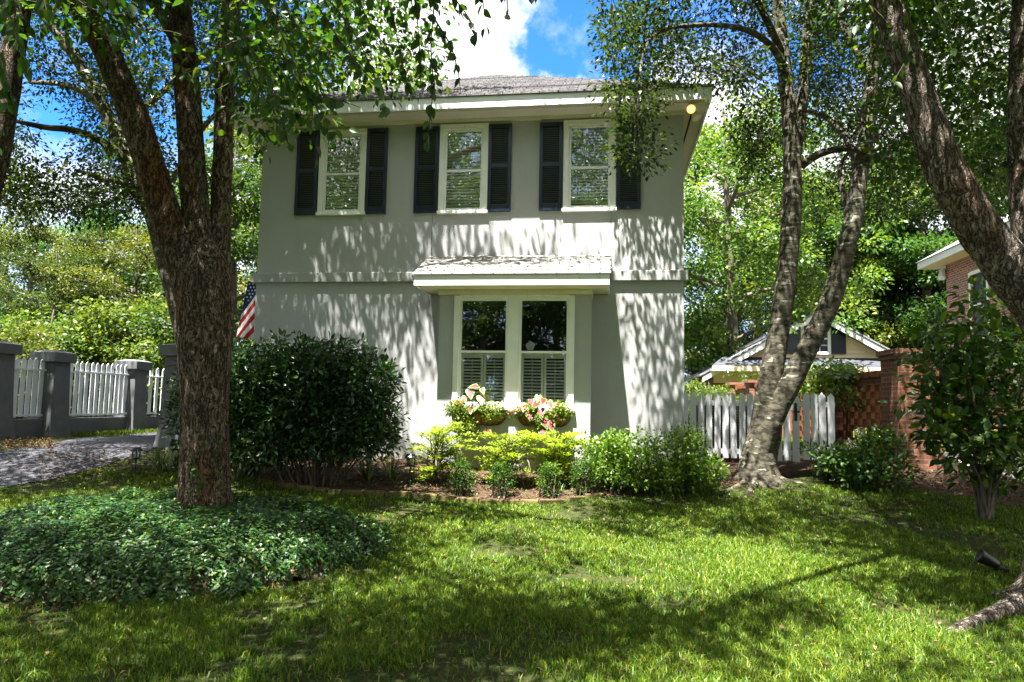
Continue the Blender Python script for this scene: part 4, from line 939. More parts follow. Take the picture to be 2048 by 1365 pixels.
# climbing ivy on the trunk foot
iv = thing('ivy', 'small bright ivy vine climbing the foot of the river birch trunk', 'plant', tuple(birch_root)); fo = Foliage(); mb = MB()
for (x, y0_, y1_) in ((395, 995, 860), (432, 995, 875), (378, 990, 930)):
    n = 26; yy = np.linspace(y0_, y1_, n); B = np.array([at(x+10*math.sin(q*.08), q, 6.63) for q in yy]); B[:, 1] += np.abs(x-410)/48.0*.10
    fo.put(B-birch_root+rvec(n)*.02, rvec(n)+np.array([0, -.3, -.2]), np.tile([0, -1, .4], (n, 1))+rvec(n)*.3, .035, .028, None, True); mb.tube(B-birch_root, .004, 5)
fo.build('foliage', M['lf_box'], iv); mb.build('stem', M['twig'], iv)

# thin mottled tree leaning behind the river birch
o = at(392, 890, 9.4); b2 = thing('slender_tree', 'slender mottled tree with small oval leaves curving out behind the birch trunk', 'tree', tuple(o)); w2 = Wood()
w2.limb(pxl([(395, 900, 24), (385, 800, 20), (374, 700, 19), (352, 600, 18), (332, 530, 17), (312, 450, 17), (288, 390, 16), (262, 330, 15), (232, 265, 14), (200, 200, 12), (160, 130, 11), (110, 60, 10), (40, -30, 8), (-40, -150, 5)], 9.4), 10, 22, .06)
for pts in ([(265, 335, 9, 9.4), (215, 290, 8, 9.2), (150, 262, 7, 9.0), (90, 255, 6, 8.8), (20, 240, 4, 8.5)], [(222, 245, 7, 9.4), (180, 195, 7, 9.6), (130, 170, 6, 9.8), (60, 165, 4, 10)], [(200, 200, 8, 9.4), (230, 120, 7, 9.8), (260, 40, 6, 10.2), (280, -60, 4, 10.5)], [(300, 420, 7, 9.4), (250, 370, 6, 9.0), (210, 360, 5, 8.6), (150, 340, 3, 8.2)], [(312, 450, 6, 9.4), (360, 330, 6, 10.2), (420, 240, 5, 10.8), (520, 160, 4, 11)], [(232, 265, 7, 9.4), (330, 180, 6, 10.0), (430, 100, 5, 10.4), (600, 60, 3, 10.6)]): w2.limb(pxl(pts), 8, 12, .05)
ax2 = w2.axis(); C = np.concatenate([clpx(260, -60, 345, 130, 420, 8.2, 12, .39, .9), clpx(220, -40, 480, -60, 210, 8.5, 13, .40, .9), clpx(22, 180, 330, 330, 430, 9, 11, .45), clpx(70, 420, 880, -60, 150, 9.0, 11.5, .44), clpx(24, 480, 740, 60, 210, 9.4, 10.4, .45), clpx(10, 0, 180, 380, 420, 9, 11), left_shade])
fo = Foliage(); fo.clusters(C-o, 56, .36, .066, .5, .8, .3); local(w2, o).build('trunk', M['mottled'], b2); fo.build('crown', M['lf_small'], b2); ax2[:, :3] -= o; twigs(ax2, C-o, 'branches', M['twig'], b2, maxl=9)

# dark trunk at the upper left edge
o = at(-110, 1010, 6.2); b3 = thing('dark_birch', 'dark birch trunk crossing the upper corner beside the river birch', 'tree', tuple(o)); w3 = Wood()
w3.limb(pxl([(-115, 1030, 40), (-95, 850, 32), (-70, 640, 28), (-40, 450, 26), (-8, 310, 25), (12, 200, 24), (28, 90, 23), (42, -10, 22), (60, -150, 18), (90, -350, 10)], 6.2), 14, 36, .16, 11, 2.5)
C = np.concatenate([clpx(22, -120, 120, -160, 40, 5, 7.5, .4), clpx(20, -260, -60, 0, 420, 5, 7.5)]); fo = Foliage(); fo.clusters(C-o, 26, .3, .07, .64, .8, .45, True); ax3 = w3.axis(); local(w3, o).build('trunk', M['birch'], b3); fo.build('crown', M['lf_birch'], b3); ax3[:, :3] -= o; twigs(ax3, C-o, 'branches', M['twig'], b3)

# double-trunk mottled tree on the right
o = at(1520, 955, 10.3); dt = thing('double_trunk_tree', 'mottled grey tree forking low into two trunks in front of the picket gate', 'tree', tuple(o)); w4 = Wood(); Yd = 10.3
w4.limb(pxl([(1516, 975, 56), (1516, 945, 42), (1519, 910, 35), (1530, 863, 32), (1534, 815, 27), (1540, 762, 24), (1552, 695, 22), (1563, 627, 21), (1572, 560, 21), (1579, 480, 20.5), (1584, 410, 20), (1585, 350, 19), (1582, 280, 17), (1576, 200, 15), (1566, 110, 14), (1556, 10, 12), (1545, -100, 10), (1530, -250, 6)], Yd), 14, 48, .10, 6, 4, (.10, .32, 3, .4))
w4.limb(pxl([(1524, 920, 12), (1536, 865, 20), (1556, 815, 22), (1584, 762, 22), (1616, 695, 21), (1651, 627, 20.5), (1675, 560, 20), (1694, 490, 19), (1708, 430, 18), (1716, 370, 17), (1728, 300, 16), (1738, 230, 15), (1744, 160, 13), (1752, 80, 12), (1775, -20, 10), (1800, -160, 6)], Yd-.15), 14, 40, .10, 6, 4)
for pts in ([(1588, 330, 12, 10.3), (1598, 260, 12, 10.35), (1606, 180, 12, 10.4), (1614, 80, 11, 10.4), (1622, -20, 11, 10.4), (1640, -160, 7, 10.4)], [(1602, 332, 9, 10.3), (1640, 308, 8, 10.2), (1690, 297, 7, 10.1), (1735, 306, 6, 10), (1790, 322, 4, 9.9)], [(1572, 140, 8, 10.3), (1540, 90, 7, 9.9), (1490, 60, 6, 9.5), (1420, 50, 5, 9.0), (1330, 60, 4, 8.7), (1290, 100, 3, 8.5), (1275, 200, 2.4, 8.4), (1268, 300, 1.6, 8.4)], [(1566, 110, 8, 10.3), (1500, -20, 7, 9.4), (1400, -120, 6, 8.6), (1280, -180, 5, 8.0)], [(1614, 80, 7, 10.4), (1680, 30, 6, 11), (1760, 0, 4, 11.6)], [(1716, 370, 7, 10.1), (1700, 290, 7, 10.6), (1660, 240, 6, 11), (1600, 215, 4, 11.4)], [(1694, 490, 6, 10.1), (1692, 420, 5, 10.5), (1680, 340, 5, 10.9), (1700, 300, 3, 11)], [(1744, 160, 8, 10.1), (1690, 60, 8, 10.3), (1640, -10, 7, 10.6), (1600, -100, 5, 11)], [(1728, 300, 7, 10.1), (1800, 220, 6, 10.6), (1900, 180, 5, 11.2), (2010, 170, 3, 11.8)]): w4.limb(pxl(pts), 8, 14, .06)
for (x, y, l_) in ((1440, 985, 0), (1590, 985, 0), (1480, 1010, 0), (1620, 968, 0)):        # surface roots
    g_ = gp(x, y); w4.limb([(*(at(1520, 950, Yd)*.75+g_*.25+np.array([0, 0, .0])), .06), (*(at(1520, 950, Yd)*.4+g_*.6+np.array([0, 0, -.03])), .04), (*(g_+np.array([0, 0, -.035])), .026), (*(g_*1.15-at(1520, 950, Yd)*.15+np.array([0, 0, -.12])), .02)], 6, 12, .1)
C = np.concatenate([clpx(150, 1215, 1520, -60, 170, 8.0, 10.4, .38), clpx(12, 1260, 1420, 150, 215, 8.2, 9.5), clpx(7, 1245, 1300, 275, 350, 8.3, 8.6), clpx(4, 1225, 1275, 190, 235, 8.3, 8.7), clpx(4, 1262, 1300, 210, 290, 8.3, 8.6), clpx(170, 1450, 1800, -60, 270, 9.6, 13, .40), clpx(520, 1610, 2080, -60, 430, 10.6, 14.5, .35), clpx(34, 1480, 1600, 180, 400, 10.8, 12.5, .45)])
rest = over[~isL]; cut = rest[:, 1]+.35*rest[:, 0] > 7.6; C_shade2 = rest[cut]; ax4 = w4.axis()
px, py, zz = proj(C); C = C[np.hypot(px-1373, py-203) > 62]; fo = Foliage(); fo.clusters(C-o, 68, .33, .070, .48, .75, .25); fo.clusters(C_shade2-o, 64, .34, .07, .5, .75, .3); local(w4, o).build('trunk', M['mottled'], dt); fo.build('crown', M['lf_small'], dt); ax4[:, :3] -= o; twigs(ax4, np.concatenate([C, C_shade2])-o, 'branches', M['twig'], dt, maxl=6)

# leaning rough birch on the right edge
o = at(2085, 1180, 5.6); lb = thing('leaning_birch', 'pale rough-barked birch leaning a heavy limb in from the edge of the lawn', 'tree', tuple(o)); w5 = Wood()
w5.limb(pxl([(2140, 1215, 98), (2142, 1160, 82), (2148, 1060, 72), (2154, 900, 70), (2152, 780, 68), (2136, 690, 64), (2112, 625, 56), (2090, 580, 40)], 5.6), 20, 60, .17, 11, 2.6, (.2, .4, 3, 1.2))
w5.limb(pxl([(2128, 720, 50), (2085, 622, 50), (2020, 540, 47), (1950, 445, 43), (1895, 350, 39), (1862, 270, 36), (1826, 160, 32), (1795, 70, 30), (1755, -30, 28), (1700, -140, 24), (1610, -260, 18), (1500, -360, 9)], 5.6), 18, 56, .18, 11, 2.8)
w5.limb(pxl([(2118, 660, 40), (2075, 545, 33), (2052, 440, 28), (2044, 330, 26), (2043, 220, 26), (2046, 100, 25), (2050, -20, 24), (2054, -160, 20), (2060, -340, 11)], 5.7), 16, 44, .18, 12, 2.8)
w5.limb(pxl([(1740, -30, 18, 5.6), (1640, -200, 15, 5.0), (1480, -360, 12, 4.4), (1280, -480, 8, 3.8)]), 8, 14, .1); w5.limb(pxl([(2046, -20, 16, 5.7), (2120, -200, 14, 5), (2100, -520, 10, 4.0), (1900, -900, 6, 3.2)]), 8, 14, .1)
w5.limb(pxl([(1782, 60, 14, 5.6), (1740, -80, 12, 6.6), (1640, -200, 9, 7.8), (1500, -260, 5, 8.6)]), 8, 14, .1)
for (x, y) in ((1975, 1195), (2010, 1215), (1905, 1262)):
    g_ = gp(x, y); a = at(2110, 1175, 5.6); w5.limb([(*(a*.8+g_*.2+np.array([0, 0, .02])), .09), (*(a*.4+g_*.6+np.array([0, 0, -.01])), .06), (*(g_+np.array([0, 0, -.015])), .04), (*(g_*1.2-a*.2+np.array([0, 0, -.07])), .03)], 8, 14, .18, 14, 6)
ax5 = w5.axis(); fo = Foliage(); tw5 = []
for pts, Y in (([(1800, -40), (1820, 40), (1815, 110), (1790, 160), (1770, 215)], 4.4), ([(1770, 100), (1760, 150), (1745, 180), (1720, 200)], 4.5), ([(1720, -40), (1740, 30), (1750, 80)], 4.3), ([(1850, -40), (1880, 30), (1900, 70), (1905, 110)], 4.2), ([(1930, -50), (1950, 20), (1975, 60)], 4.0), ([(1700, -40), (1690, 0), (1680, 30)], 4.2), ([(1780, 60), (1800, 100), (1830, 120), (1850, 150)], 4.5), ([(1990, -40), (2000, 30), (1985, 90)], 4.1)): spray(fo, tw5, pts, Y, 16)
C = np.concatenate([clpx(150, 1760, 2080, -60, 330, 5.8, 9, .38), clpx(30, 1640, 1850, -60, 60, 4.6, 7, .42), clpx(45, 1860, 2080, 150, 400, 8, 11, .42)])
C_shade3 = rest[~cut]; fo.clusters(C, 30, .3, .07, .62, .8, .45, True); fo.clusters(C_shade3, 64, .36, .08, .64, .75, .4); fo.V = [v-o for v in fo.V]
local(w5, o).build('trunk', M['birch2'], lb); fo.build('crown', M['lf_birch'], lb); ax5[:, :3] -= o; twigs(ax5, np.concatenate([C, C_shade3])-o, 'branches', M['twig'], lb, maxl=7, extra=[(v-o, f_) for v, f_ in tw5])

# ------------------------------------------------------------------ background trees: a few grown kinds, then copies
def bg_tree(name, seed, hgt, wid, mat, nl, per, lsize, base=.12, nb=12, shape=1.0, trunk_r=.16, asp=.6, cr=3.0):
    global rng
    keep_ = rng; rng = np.random.default_rng(seed)
    root = thing(name, '', 'tree'); w = Wood(); lean = rng.normal(size=2)*.06*hgt
    w.limb([(0, 0, -.5, trunk_r*1.25), (lean[0]*.2, lean[1]*.2, hgt*.25, trunk_r), (lean[0]*.5, lean[1]*.5, hgt*.5, trunk_r*.75), (lean[0]*.8, lean[1]*.8, hgt*.75, trunk_r*.45), (lean[0], lean[1], hgt*.96, .02)], 6, 10, .1)
    C = []
    for b in range(nb):
        f_ = base+(1-base)*(.08+.88*(b+rng.random()*.6)/nb); a = b*2.4+rng.random(); env = wid*.5*(math.sin(math.pi*min(1, max(.03, ((f_-base)/(1-base))**shape)))**.6)*rng.uniform(.75, 1.12)
        st = np.array([lean[0]*f_*.9, lean[1]*f_*.9, hgt*f_*.88]); en = st+np.array([math.cos(a)*env, math.sin(a)*env, hgt*rng.uniform(.03, .13)]); mid = (st+en)/2+np.array([0, 0, .06*env])
        w.limb([(*st, trunk_r*.42), (*mid, trunk_r*.26), (*en, .015)], 4, 6, 0)
        k = int(nl/nb); t_ = .30+.75*rng.random((k, 1))**.7; q = st*(1-t_)+en*t_; C.append(q+rng.normal(size=(k, 3))*np.array([.16, .16, .09])*wid*.42)
    C = np.concatenate(C); f = Foliage(); f.clusters(C, per, lsize*3.8, lsize, asp, .6, .15, upn=.7)
    w.build('trunk', M['stem'], root); f.build('crown', M[mat], root); rng = keep_
    return root
def place(proto, first, x, y, s, rz, label, group, name=None, sz=1.0):
    o = proto if first else proto.copy()
    if not first:
        sc.collection.objects.link(o)
        for ch in proto.children:
            c = ch.copy(); sc.collection.objects.link(c); c.parent = o
    o.location = (x, y, float(gz(x, y))-.05); o.rotation_euler = (0, 0, rz); o.scale = (s, s, s*sz); o['label'] = label; o['group'] = group
    return o
def by_px(px, pytop, Y, h0):
    p = at(px, pytop, Y); return p[0], Y, (p[2]-float(gz(p[0], Y)))/h0
A = bg_tree('broadleaf_tree', 1, 9, 7.5, 'lf_bg', 400, 96, .115, .16, 16)
B = bg_tree('dark_evergreen_tree', 2, 10, 7.0, 'lf_bgd', 430, 90, .125, .04, 18)
D_ = bg_tree('round_shrub', 3, 3.4, 4.4, 'lf_bg', 330, 40, .11, .0, 14, .8, .06)
E_ = bg_tree('vine_covered_tree', 4, 9, 4.2, 'lf_bgd', 420, 44, .13, .0, 18, .7, .14)
used = set()
gl, gr = 'trees beyond the driveway fence', 'trees beyond the garage'
LST = [(A, 60, 405, 27, 'yellow-green tree farthest out above the edge pillar', gl), (B, 200, 385, 34, 'tall thin-crowned tree rising above the short picket bay', gl), (A, 290, 430, 24, 'yellow-green tree nearest the river birch trunk beyond the fence', gl), (B, 130, 480, 22, 'lower bushy tree behind the pillar between picket bays', gl), (B, 20, 420, 40, 'dark tree at the back of the left woods', gl), (B, 330, 440, 44, 'dark pine-like tree glimpsed beside the slender curved trunk', gl), (A, 420, 330, 40, 'tree seen between the stems of the river birch', gl),
       (E_, 492, 250, 17.5, 'vine-covered tree standing against the left corner of the stucco house', gl), (A, 760, 120, 34, 'treetop showing over the stucco house roof ridge', 'trees behind the stucco house'),
       (A, 1465, 205, 30, 'big yellow-green tree just right of the stucco house', gr), (A, 1500, 330, 42, 'sunny tree behind the forked mottled trunks', gr), (B, 1650, 330, 42, 'dark tree straight behind the garage gable', gr), (B, 1770, 300, 40, 'dark tree over the right slope of the garage roof', gr), (B, 1850, 250, 36, 'dark tree beside the neighbour brick house eave', gr), (A, 1800, 420, 39, 'mid-height sunny tree between garage and brick house', gr), (B, 1960, 230, 36, 'tall dark tree behind the brick house roof', gr), (E_, 1440, 590, 38, 'vine-hung evergreen left of the garage roof', gr), (B, 1560, 480, 37, 'dark evergreen behind the garage ridge', gr), (B, 2080, 200, 40, 'tall dark tree at the far right edge above the brick roof', gr), (E_, 1385, 700, 32, 'low dark evergreen at the stucco house corner behind the pickets', gr), (A, 1700, 480, 40, 'leafy tree rising above the garage ridge', gr)]
for i, (pr, x, y, Y, lab, gr_) in enumerate(LST):
    h0 = {A: 9, B: 10, D_: 3.4, E_: 9}[pr]; X_, Y_, s = by_px(x, y, Y, h0); place(pr, pr not in used, X_, Y_, s, i*1.7, lab, gr_); used.add(pr)
SH = [(D_, 225, 585, 20.5, 'rounded yellow-green shrub behind the long picket bay'), (D_, 80, 600, 19.5, 'broad leafy shrub behind the short picket bay'), (D_, 330, 610, 22, 'leafy shrub behind the far picket bay beside the birch trunk'), (D_, -20, 640, 17.5, 'lowest shrub behind the edge pillar'), (D_, 150, 630, 24, 'shrub filling the gap beneath the left woods'), (D_, 470, 640, 21, 'shrub showing between birch trunk and flag'),
      (D_, 1415, 665, 37, 'shrub beneath the garage eave beyond the pickets'), (D_, 1425, 755, 19, 'light green shrub just over the left pickets'), (D_, 1840, 620, 37, 'shrub mass rising behind the near brick pillar')]
for i, (pr, x, y, Y, lab) in enumerate(SH):
    X_, Y_, s = by_px(x, y, Y, 3.4); place(pr, pr not in used, X_, Y_, s, i*2.1+.4, lab, 'background shrubs'); used.add(pr)
# trees across the street: they show only as reflections in the window panes
for i, (x, y, s, pr) in enumerate(((-9, -16, 1.2, B), (-4.5, -19, 1.3, B), (.5, -15, 1.05, A), (6, -18, 1.15, B), (-13.5, -19, 1.4, A), (-19, -18, 1.3, B), (-24, -22, 1.5, B), (-6.5, -24, 1.7, B))):
    q = place(pr, False, x, y, s, i*1.3, 'tree across the street seen only as a reflection in the window panes', 'trees reflected in the windows')

# ------------------------------------------------------------------ shrubs and bedding
def shrub(name, lab, base, blobs, per, leaf, mat, group=None, asp=.5, stems=9, fine=False, upn=.6, droop=.0, smat='twig', shell=True, dens=1.0):
    """blobs: (x,y,z,rx,ry,rz,n) ellipsoids of leaf clusters over the base point"""
    t_ = thing(name, lab, 'shrub', tuple(base), 0, group); C = []
    for (x, y, z, rx, ry, rz_, n) in blobs:
        d = rvec(n); r = (.62+.42*rng.random((n, 1))) if shell else rng.random((n, 1))**.5; C.append(np.array([x, y, z])+d*r*np.array([rx, ry, rz_]))
    C = np.concatenate(C); C = C[C[:, 2] > .03]; f = Foliage(); f.clusters(C, per, leaf*2.2, leaf, asp, .85, droop, fine, upn); f.build('foliage', M[mat], t_)
    mb = MB(); pick = C[rng.permutation(len(C))[:stems*3]]
    for i, c in enumerate(pick):
        b = np.array([rng.normal()*.06, rng.normal()*.06, -.05]); b[:2] += c[:2]*.25; m_ = b*.45+c*.55+np.array([0, 0, .08]); mb.tube(spline([b, m_, c*.96], 4)[:, :3], np.linspace(.012, .003, 9), 5)
    mb.build('stems', M[smat], t_); return t_
def gpt(px, Y):
    p = at(px, 900, Y); return np.array([p[0], Y, float(gz(p[0], Y))])
def pz(px, py, Y): return at(px, py, Y)
# big glossy evergreen
bb = gpt(640, 9.55); 
def rel(px, py, Y, base): return at(px, py, Y)-base
blobs = []
for (x, y, r_, ry, n) in ((540, 885, .50, .26, 130), (650, 885, .50, .22, 110), (730, 880, .30, .20, 60), (600, 770, .55, .42, 150), (530, 745, .48, .34, 150), (640, 740, .50, .34, 160), (730, 770, .38, .38, 120), (560, 830, .50, .32, 150), (690, 850, .46, .34, 150), (610, 800, .60, .40, 190), (745, 830, .30, .32, 90), (505, 800, .36, .36, 110), (775, 760, .12, .14, 16), (700, 705, .16, .12, 18), (585, 700, .2, .12, 20), (775, 880, .12, .12, 14), (480, 715, .12, .12, 10)):
    q = rel(x, y, 9.55, bb); blobs.append((q[0], q[1], q[2], r_, .45, ry, n))
shrub('evergreen_bush', 'big dark glossy evergreen bush between birch trunk and bay window', bb, blobs, 16, .082, 'lf_bush', 'dark evergreen bushes by the house', .42, 14, True, .5)
bb = gpt(395, 9.9); blobs = []
for (x, y, r_, ry, n) in ((400, 885, .26, .20, 60), (455, 885, .34, .22, 80), (395, 775, .26, .34, 80), (440, 740, .36, .36, 100), (385, 830, .26, .26, 70), (440, 830, .36, .36, 100), (470, 790, .3, .4, 80)):
    q = rel(x, y, 9.9, bb); blobs.append((q[0], q[1], q[2], r_, .35, ry, n))
shrub('evergreen_bush', 'dark glossy evergreen bush behind the birch trunk beside the grey pillar', bb, blobs, 16, .078, 'lf_bush', 'dark evergreen bushes by the house', .42, 8, True, .5)
# three airy lime shrubs in front of the bay: layered fans of small leaves
def airy(px, lab, Y, top, wpx, mat='lf_lime'):
    b = gpt(px, Y); t_ = thing('lime_shrub', lab, 'shrub', tuple(b), 0, 'airy lime shrubs below the bay window'); f = Foliage(); mb = MB(); h = at(px, top, Y)[2]-b[2]; w = wpx*Y/F
    for i in range(48):
        a = rng.uniform(0, 2*math.pi); z = h*(.10+.86*(i/47)); r = w*.5*(1.05-.45*abs(z/h-.72))*rng.uniform(.55, 1.08)
        st = np.array([math.cos(a)*r*.12, math.sin(a)*r*.1, z*.72]); en = np.array([math.cos(a)*r, math.sin(a)*r*.65, z+rng.normal()*.03]); mid = (st+en)/2+np.array([0, 0, .06]); q = spline([st, mid, en], 5)[:, :3]; mb.tube(q, np.linspace(.006, .002, len(q)), 4)
        n = 88; u = rng.random(n)**.7; B_ = np.stack([np.interp(u, np.linspace(0, 1, len(q)), q[:, k]) for k in range(3)], 1)+rng.normal(size=(n, 3))*np.array([.045, .045, .012]); D = unit(en-st)+rvec(n)*.9; D[:, 2] *= .4
        f.put(B_, D, rvec(n)*.3+np.array([0, -.1, 1]), .038+.022*rng.random(n), .024, None)
    for i in range(5): mb.tube(spline([(rng.normal()*.02, 0, -.05), (rng.normal()*.06, 0, h*.4), (rng.normal()*.12, rng.normal()*.05, h*.85)], 4)[:, :3], np.linspace(.012, .004, 9), 5)
    f.build('foliage', M[mat], t_); mb.build('stems', M['twig'], t_)
airy(875, 'airy lime green shrub nearest the solar light left of the bay window', 9.75, 845, 135); airy(1010, 'airy lime green shrub centred below the gap between the baskets', 9.75, 855, 150); airy(1120, 'airy lime green shrub at the white-orchid side below the bay window', 9.75, 860, 130)
for px, lab, s in ((925, 'small dark boxwood at the feet of the leftmost lime shrub', 1.0), (1004, 'small dark boxwood directly below the gap between the baskets', 1.0), (1098, 'small boxwood nearest the mossy edging stones', .92), (1166, 'small boxwood next to the azalea mound', .98)):
    b = gpt(px, 9.25); shrub('boxwood', lab, b, [(0, 0, .22*s, .15*s, .15*s, .20*s, 90), (0, 0, .36*s, .10*s, .10*s, .10*s, 40)], 12, .026, 'lf_box', 'small boxwoods along the bed edge', .6, 5, upn=.5)
for (px, Y, lab, bl) in ((1240, 9.6, 'loose azalea mound next to the bay window pilaster', [(-.2, 0, .40, .38, .32, .30, 90), (.12, 0, .44, .32, .32, .34, 80), (.0, -.1, .22, .42, .3, .2, 70)]), (1350, 9.55, 'taller azalea mound at the house corner by the picket fence', [(-.1, 0, .44, .36, .32, .36, 100), (.18, .05, .54, .24, .25, .34, 80), (.36, 0, .26, .26, .25, .22, 60), (-.0, -.1, .2, .45, .3, .2, 60)])):
    shrub('azalea', lab, gpt(px, Y), bl, 22, .055, 'lf_azalea', 'azaleas along the house', .48, 10, False, .5)
# planting by the brick wall
hb = gpt(1735, 10.0); hy = shrub('hydrangea', 'shaded hydrangea with cream flower heads before the brick lattice wall', hb, [(-.25, 0, .34, .36, .3, .22, 70), (.25, .1, .48, .30, .3, .30, 70), (.0, -.15, .22, .5, .3, .2, 60)], 12, .07, 'lf_mid', None, .62, 12, True, .5)
for (x, y) in ((1722, 865), (1700, 888), (1818, 828)): f = Foliage(); f.clusters([at(x, y, 9.75)-hb], 130, .075, .022, .8, .85, 0); f.build('flower_head', M['lf_hyd'], hy)
shrub('low_shrub', 'low dark shrub between picket gate and hydrangea', gpt(1665, 10.3), [(0, 0, .18, .30, .25, .16, 50), (-.1, .1, .42, .26, .2, .05, 30)], 12, .05, 'lf_mid', None, .5, 6)
vb = np.array([*(wo+wd_*2.7), 1.45]); vn = thing('climbing_vine', 'bright climbing vine heaped over the top of the brick lattice wall', 'plant', tuple(vb)); f = Foliage()
C = np.concatenate([np.stack([rng.normal(-.1, .22, 60), rng.normal(0, .55, 60), rng.normal(.24, .12, 60)], 1), np.stack([rng.normal(-.35, .12, 40), rng.normal(0, .6, 40), rng.uniform(-.35, .2, 40)], 1)]); f.clusters(C, 16, .14, .085, .75, .8, .4, True); f.build('foliage', M['lf_azalea'], vn)
mb = MB(); [mb.tube(spline([(-.18, c[1]*.6, -1.5), (-.15, c[1]*.8, -.5), tuple(c)], 4)[:, :3], np.linspace(.014, .004, 9), 5) for c in C[::6]]; mb.build('stems', M['twig'], vn)
vb = np.array([7.9, 21.8, 1.55]); vn = thing('climbing_vine', 'ivy tangle on the far brick pillars under the garage eave', 'plant', tuple(vb)); f = Foliage(); C = np.stack([rng.normal(-.1, .25, 46), rng.normal(0, 1.4, 46), rng.normal(.15, .3, 46)], 1); f.clusters(C, 16, .18, .11, .75, .8, .3); f.build('foliage', M['lf_mid'], vn)
# tall open shrub at the right
sb = gpt(1965, 8.6); ts = thing('tall_shrub', 'tall open large-leaved shrub standing in front of the neighbour brick house', 'shrub', tuple(sb)); w6 = Wood(); C = []
for (x, y, d) in ((1880, 665, .2), (1915, 650, -.3), (1960, 640, .1), (2030, 640, .4), (1878, 730, -.2), (1880, 760, .3), (2050, 700, -.4), (1990, 690, .5), (2060, 830, .0), (2000, 870, -.4), (1885, 850, -.3), (1920, 700, -.1), (2090, 680, 0), (1860, 790, 0), (2110, 760, .3), (1935, 870, .1), (2020, 905, -.3), (1975, 815, .2), (2060, 900, .1)):
    e_ = rel(x, y, 8.6+d, sb); m_ = e_*.5+np.array([rng.normal()*.06, 0, -.05]); m2_ = m_*np.array([.75, 1, 1.12])+rng.normal(size=3)*.05; w6.limb([(rng.normal()*.06, rng.normal()*.06, -.08, .022), (*(m2_*np.array([.4, .5, .5])), .018), (*m2_, .013), (*e_, .004)], 6, 8, .05)
    C.append(e_*1.0+rng.normal(size=(9, 3))*np.array([.19, .2, .15])); C.append(e_*.78+rng.normal(size=(5, 3))*np.array([.18, .2, .16]))
C = np.concatenate(C); f = Foliage(); f.clusters(C, 15, .19, .13, .5, .75, .15, True, .7); f.build('foliage', M['lf_mid'], ts); ax6 = w6.axis(); w6.build('stems', M['stem'], ts); twigs(ax6, C, 'branches', M['twig'], ts, .008, .002)
# strap-leaved clumps
def straps(px, py, lab, n, ln, sp=1.0):
    b = gp(px, py); t_ = thing('liriope', lab, 'plant', tuple(b), 0, 'variegated strap-leaf clumps in the bed'); V = []; Fs = []; va = []; k = 0
    for i in range(n):
        a = rng.uniform(0, 2*math.pi); l_ = ln*rng.uniform(.6, 1.1); o_ = np.array([math.cos(a), math.sin(a), 0]); sd = np.array([-o_[1], o_[0], 0]); m_ = 7; reach = rng.uniform(.35, .95)*sp; r0_ = rng.uniform(0, .05)
        for j in range(m_):
            s = j/(m_-1); c = o_*(r0_+l_*reach*s**1.15)+np.array([0, 0, l_*(1.25*s-1.15*reach*s*s)-.02]); wv = .008*(1-s**2.5)+.0008; V += [c-sd*wv, c+sd*wv]
        for j in range(m_-1): Fs.append((k+2*j, k+2*j+1, k+2*j+3, k+2*j+2)); va.append(float(np.clip(.45+.35*rng.normal(), 0, 1)) if j == 0 else va[-1])
        k += 2*m_
    mesh_np('strap_leaves', np.array(V), np.array(Fs), M['lf_strap'], t_, var=np.array(va))
for (x, y, lab, n, l_) in ((322, 945, 'arching variegated strap-leaf clump left of the birch trunk', 90, .50), (352, 930, 'dark strap-leaf clump touching the birch trunk by the pillar', 70, .5), (505, 945, 'upright strap-leaf clump just right of the birch trunk', 34, .62), (470, 962, 'sparse strap-leaf clump at the edge of the ground cover', 22, .45), (577, 952, 'thin strap-leaf clump under the big dark bush', 18, .42), (627, 958, 'strap-leaf clump beside the hooded solar light under the bush', 24, .40), (735, 960, 'wide variegated strap-leaf clump by the bare wall', 60, .52), (782, 955, 'strap-leaf clump touching the solar light by the bay window', 46, .50), (1740, 940, 'shaded strap-leaf clump in front of the hydrangea', 40, .38), (1120, 985, 'tiny strap tuft among the boxwoods', 12, .2)): straps(x, y, lab, n, l_)
# small seedlings in the bed
p = gpv(rng.uniform(640, 1450, 400), rng.uniform(925, 1000, 400)); Cn = p[bpoly(p[:, 0], p[:, 1])][:150]+np.array([0, 0, .05]); f = Foliage()
f.clusters(Cn, 12, .08, .036, .55, .7, 0); o = f.build('bed_seedlings', M['lf_mid'], None); tag(o, 'low leafy seedlings scattered over the mulch bed', 'ground cover', kind='stuff')

# ------------------------------------------------------------------ ground cover mound, grass, litter
mc = np.array([-3.10, 6.55]); mrx, mry = 1.86, 1.45
def mound_h(x, y):
    a = np.arctan2(y-mc[1], x-mc[0]); w = 1+.06*np.sin(3*a+1)+.05*np.sin(5*a); q = (((x-mc[0])/(mrx*w))**2+((y-mc[1])/(mry*w))**2)*(1+.22*(vnoise(np.stack([x*2.6, y*2.6, 0*x+4], -1))-.5)+.28*(vnoise(np.stack([x*9, y*9, 0*x+4], -1))-.5)); return np.where(q < 1, .44*np.maximum(0, 1-np.maximum(q, 0)**1.6)**.55, 0), q
n = 62000; x = rng.uniform(-5.8, .6, n*3); y = rng.uniform(4.3, 8.4, n*3); h, q = mound_h(x, y); k = q < 1.0; x, y, h = x[k][:n], y[k][:n], h[k][:n]
nb = vnoise(np.stack([x*3, y*3, 0*x], -1)); z = gz(x, y)+h*(.95+.30*(nb-.5))+rng.uniform(-.07, .03, len(x)); e_ = .02
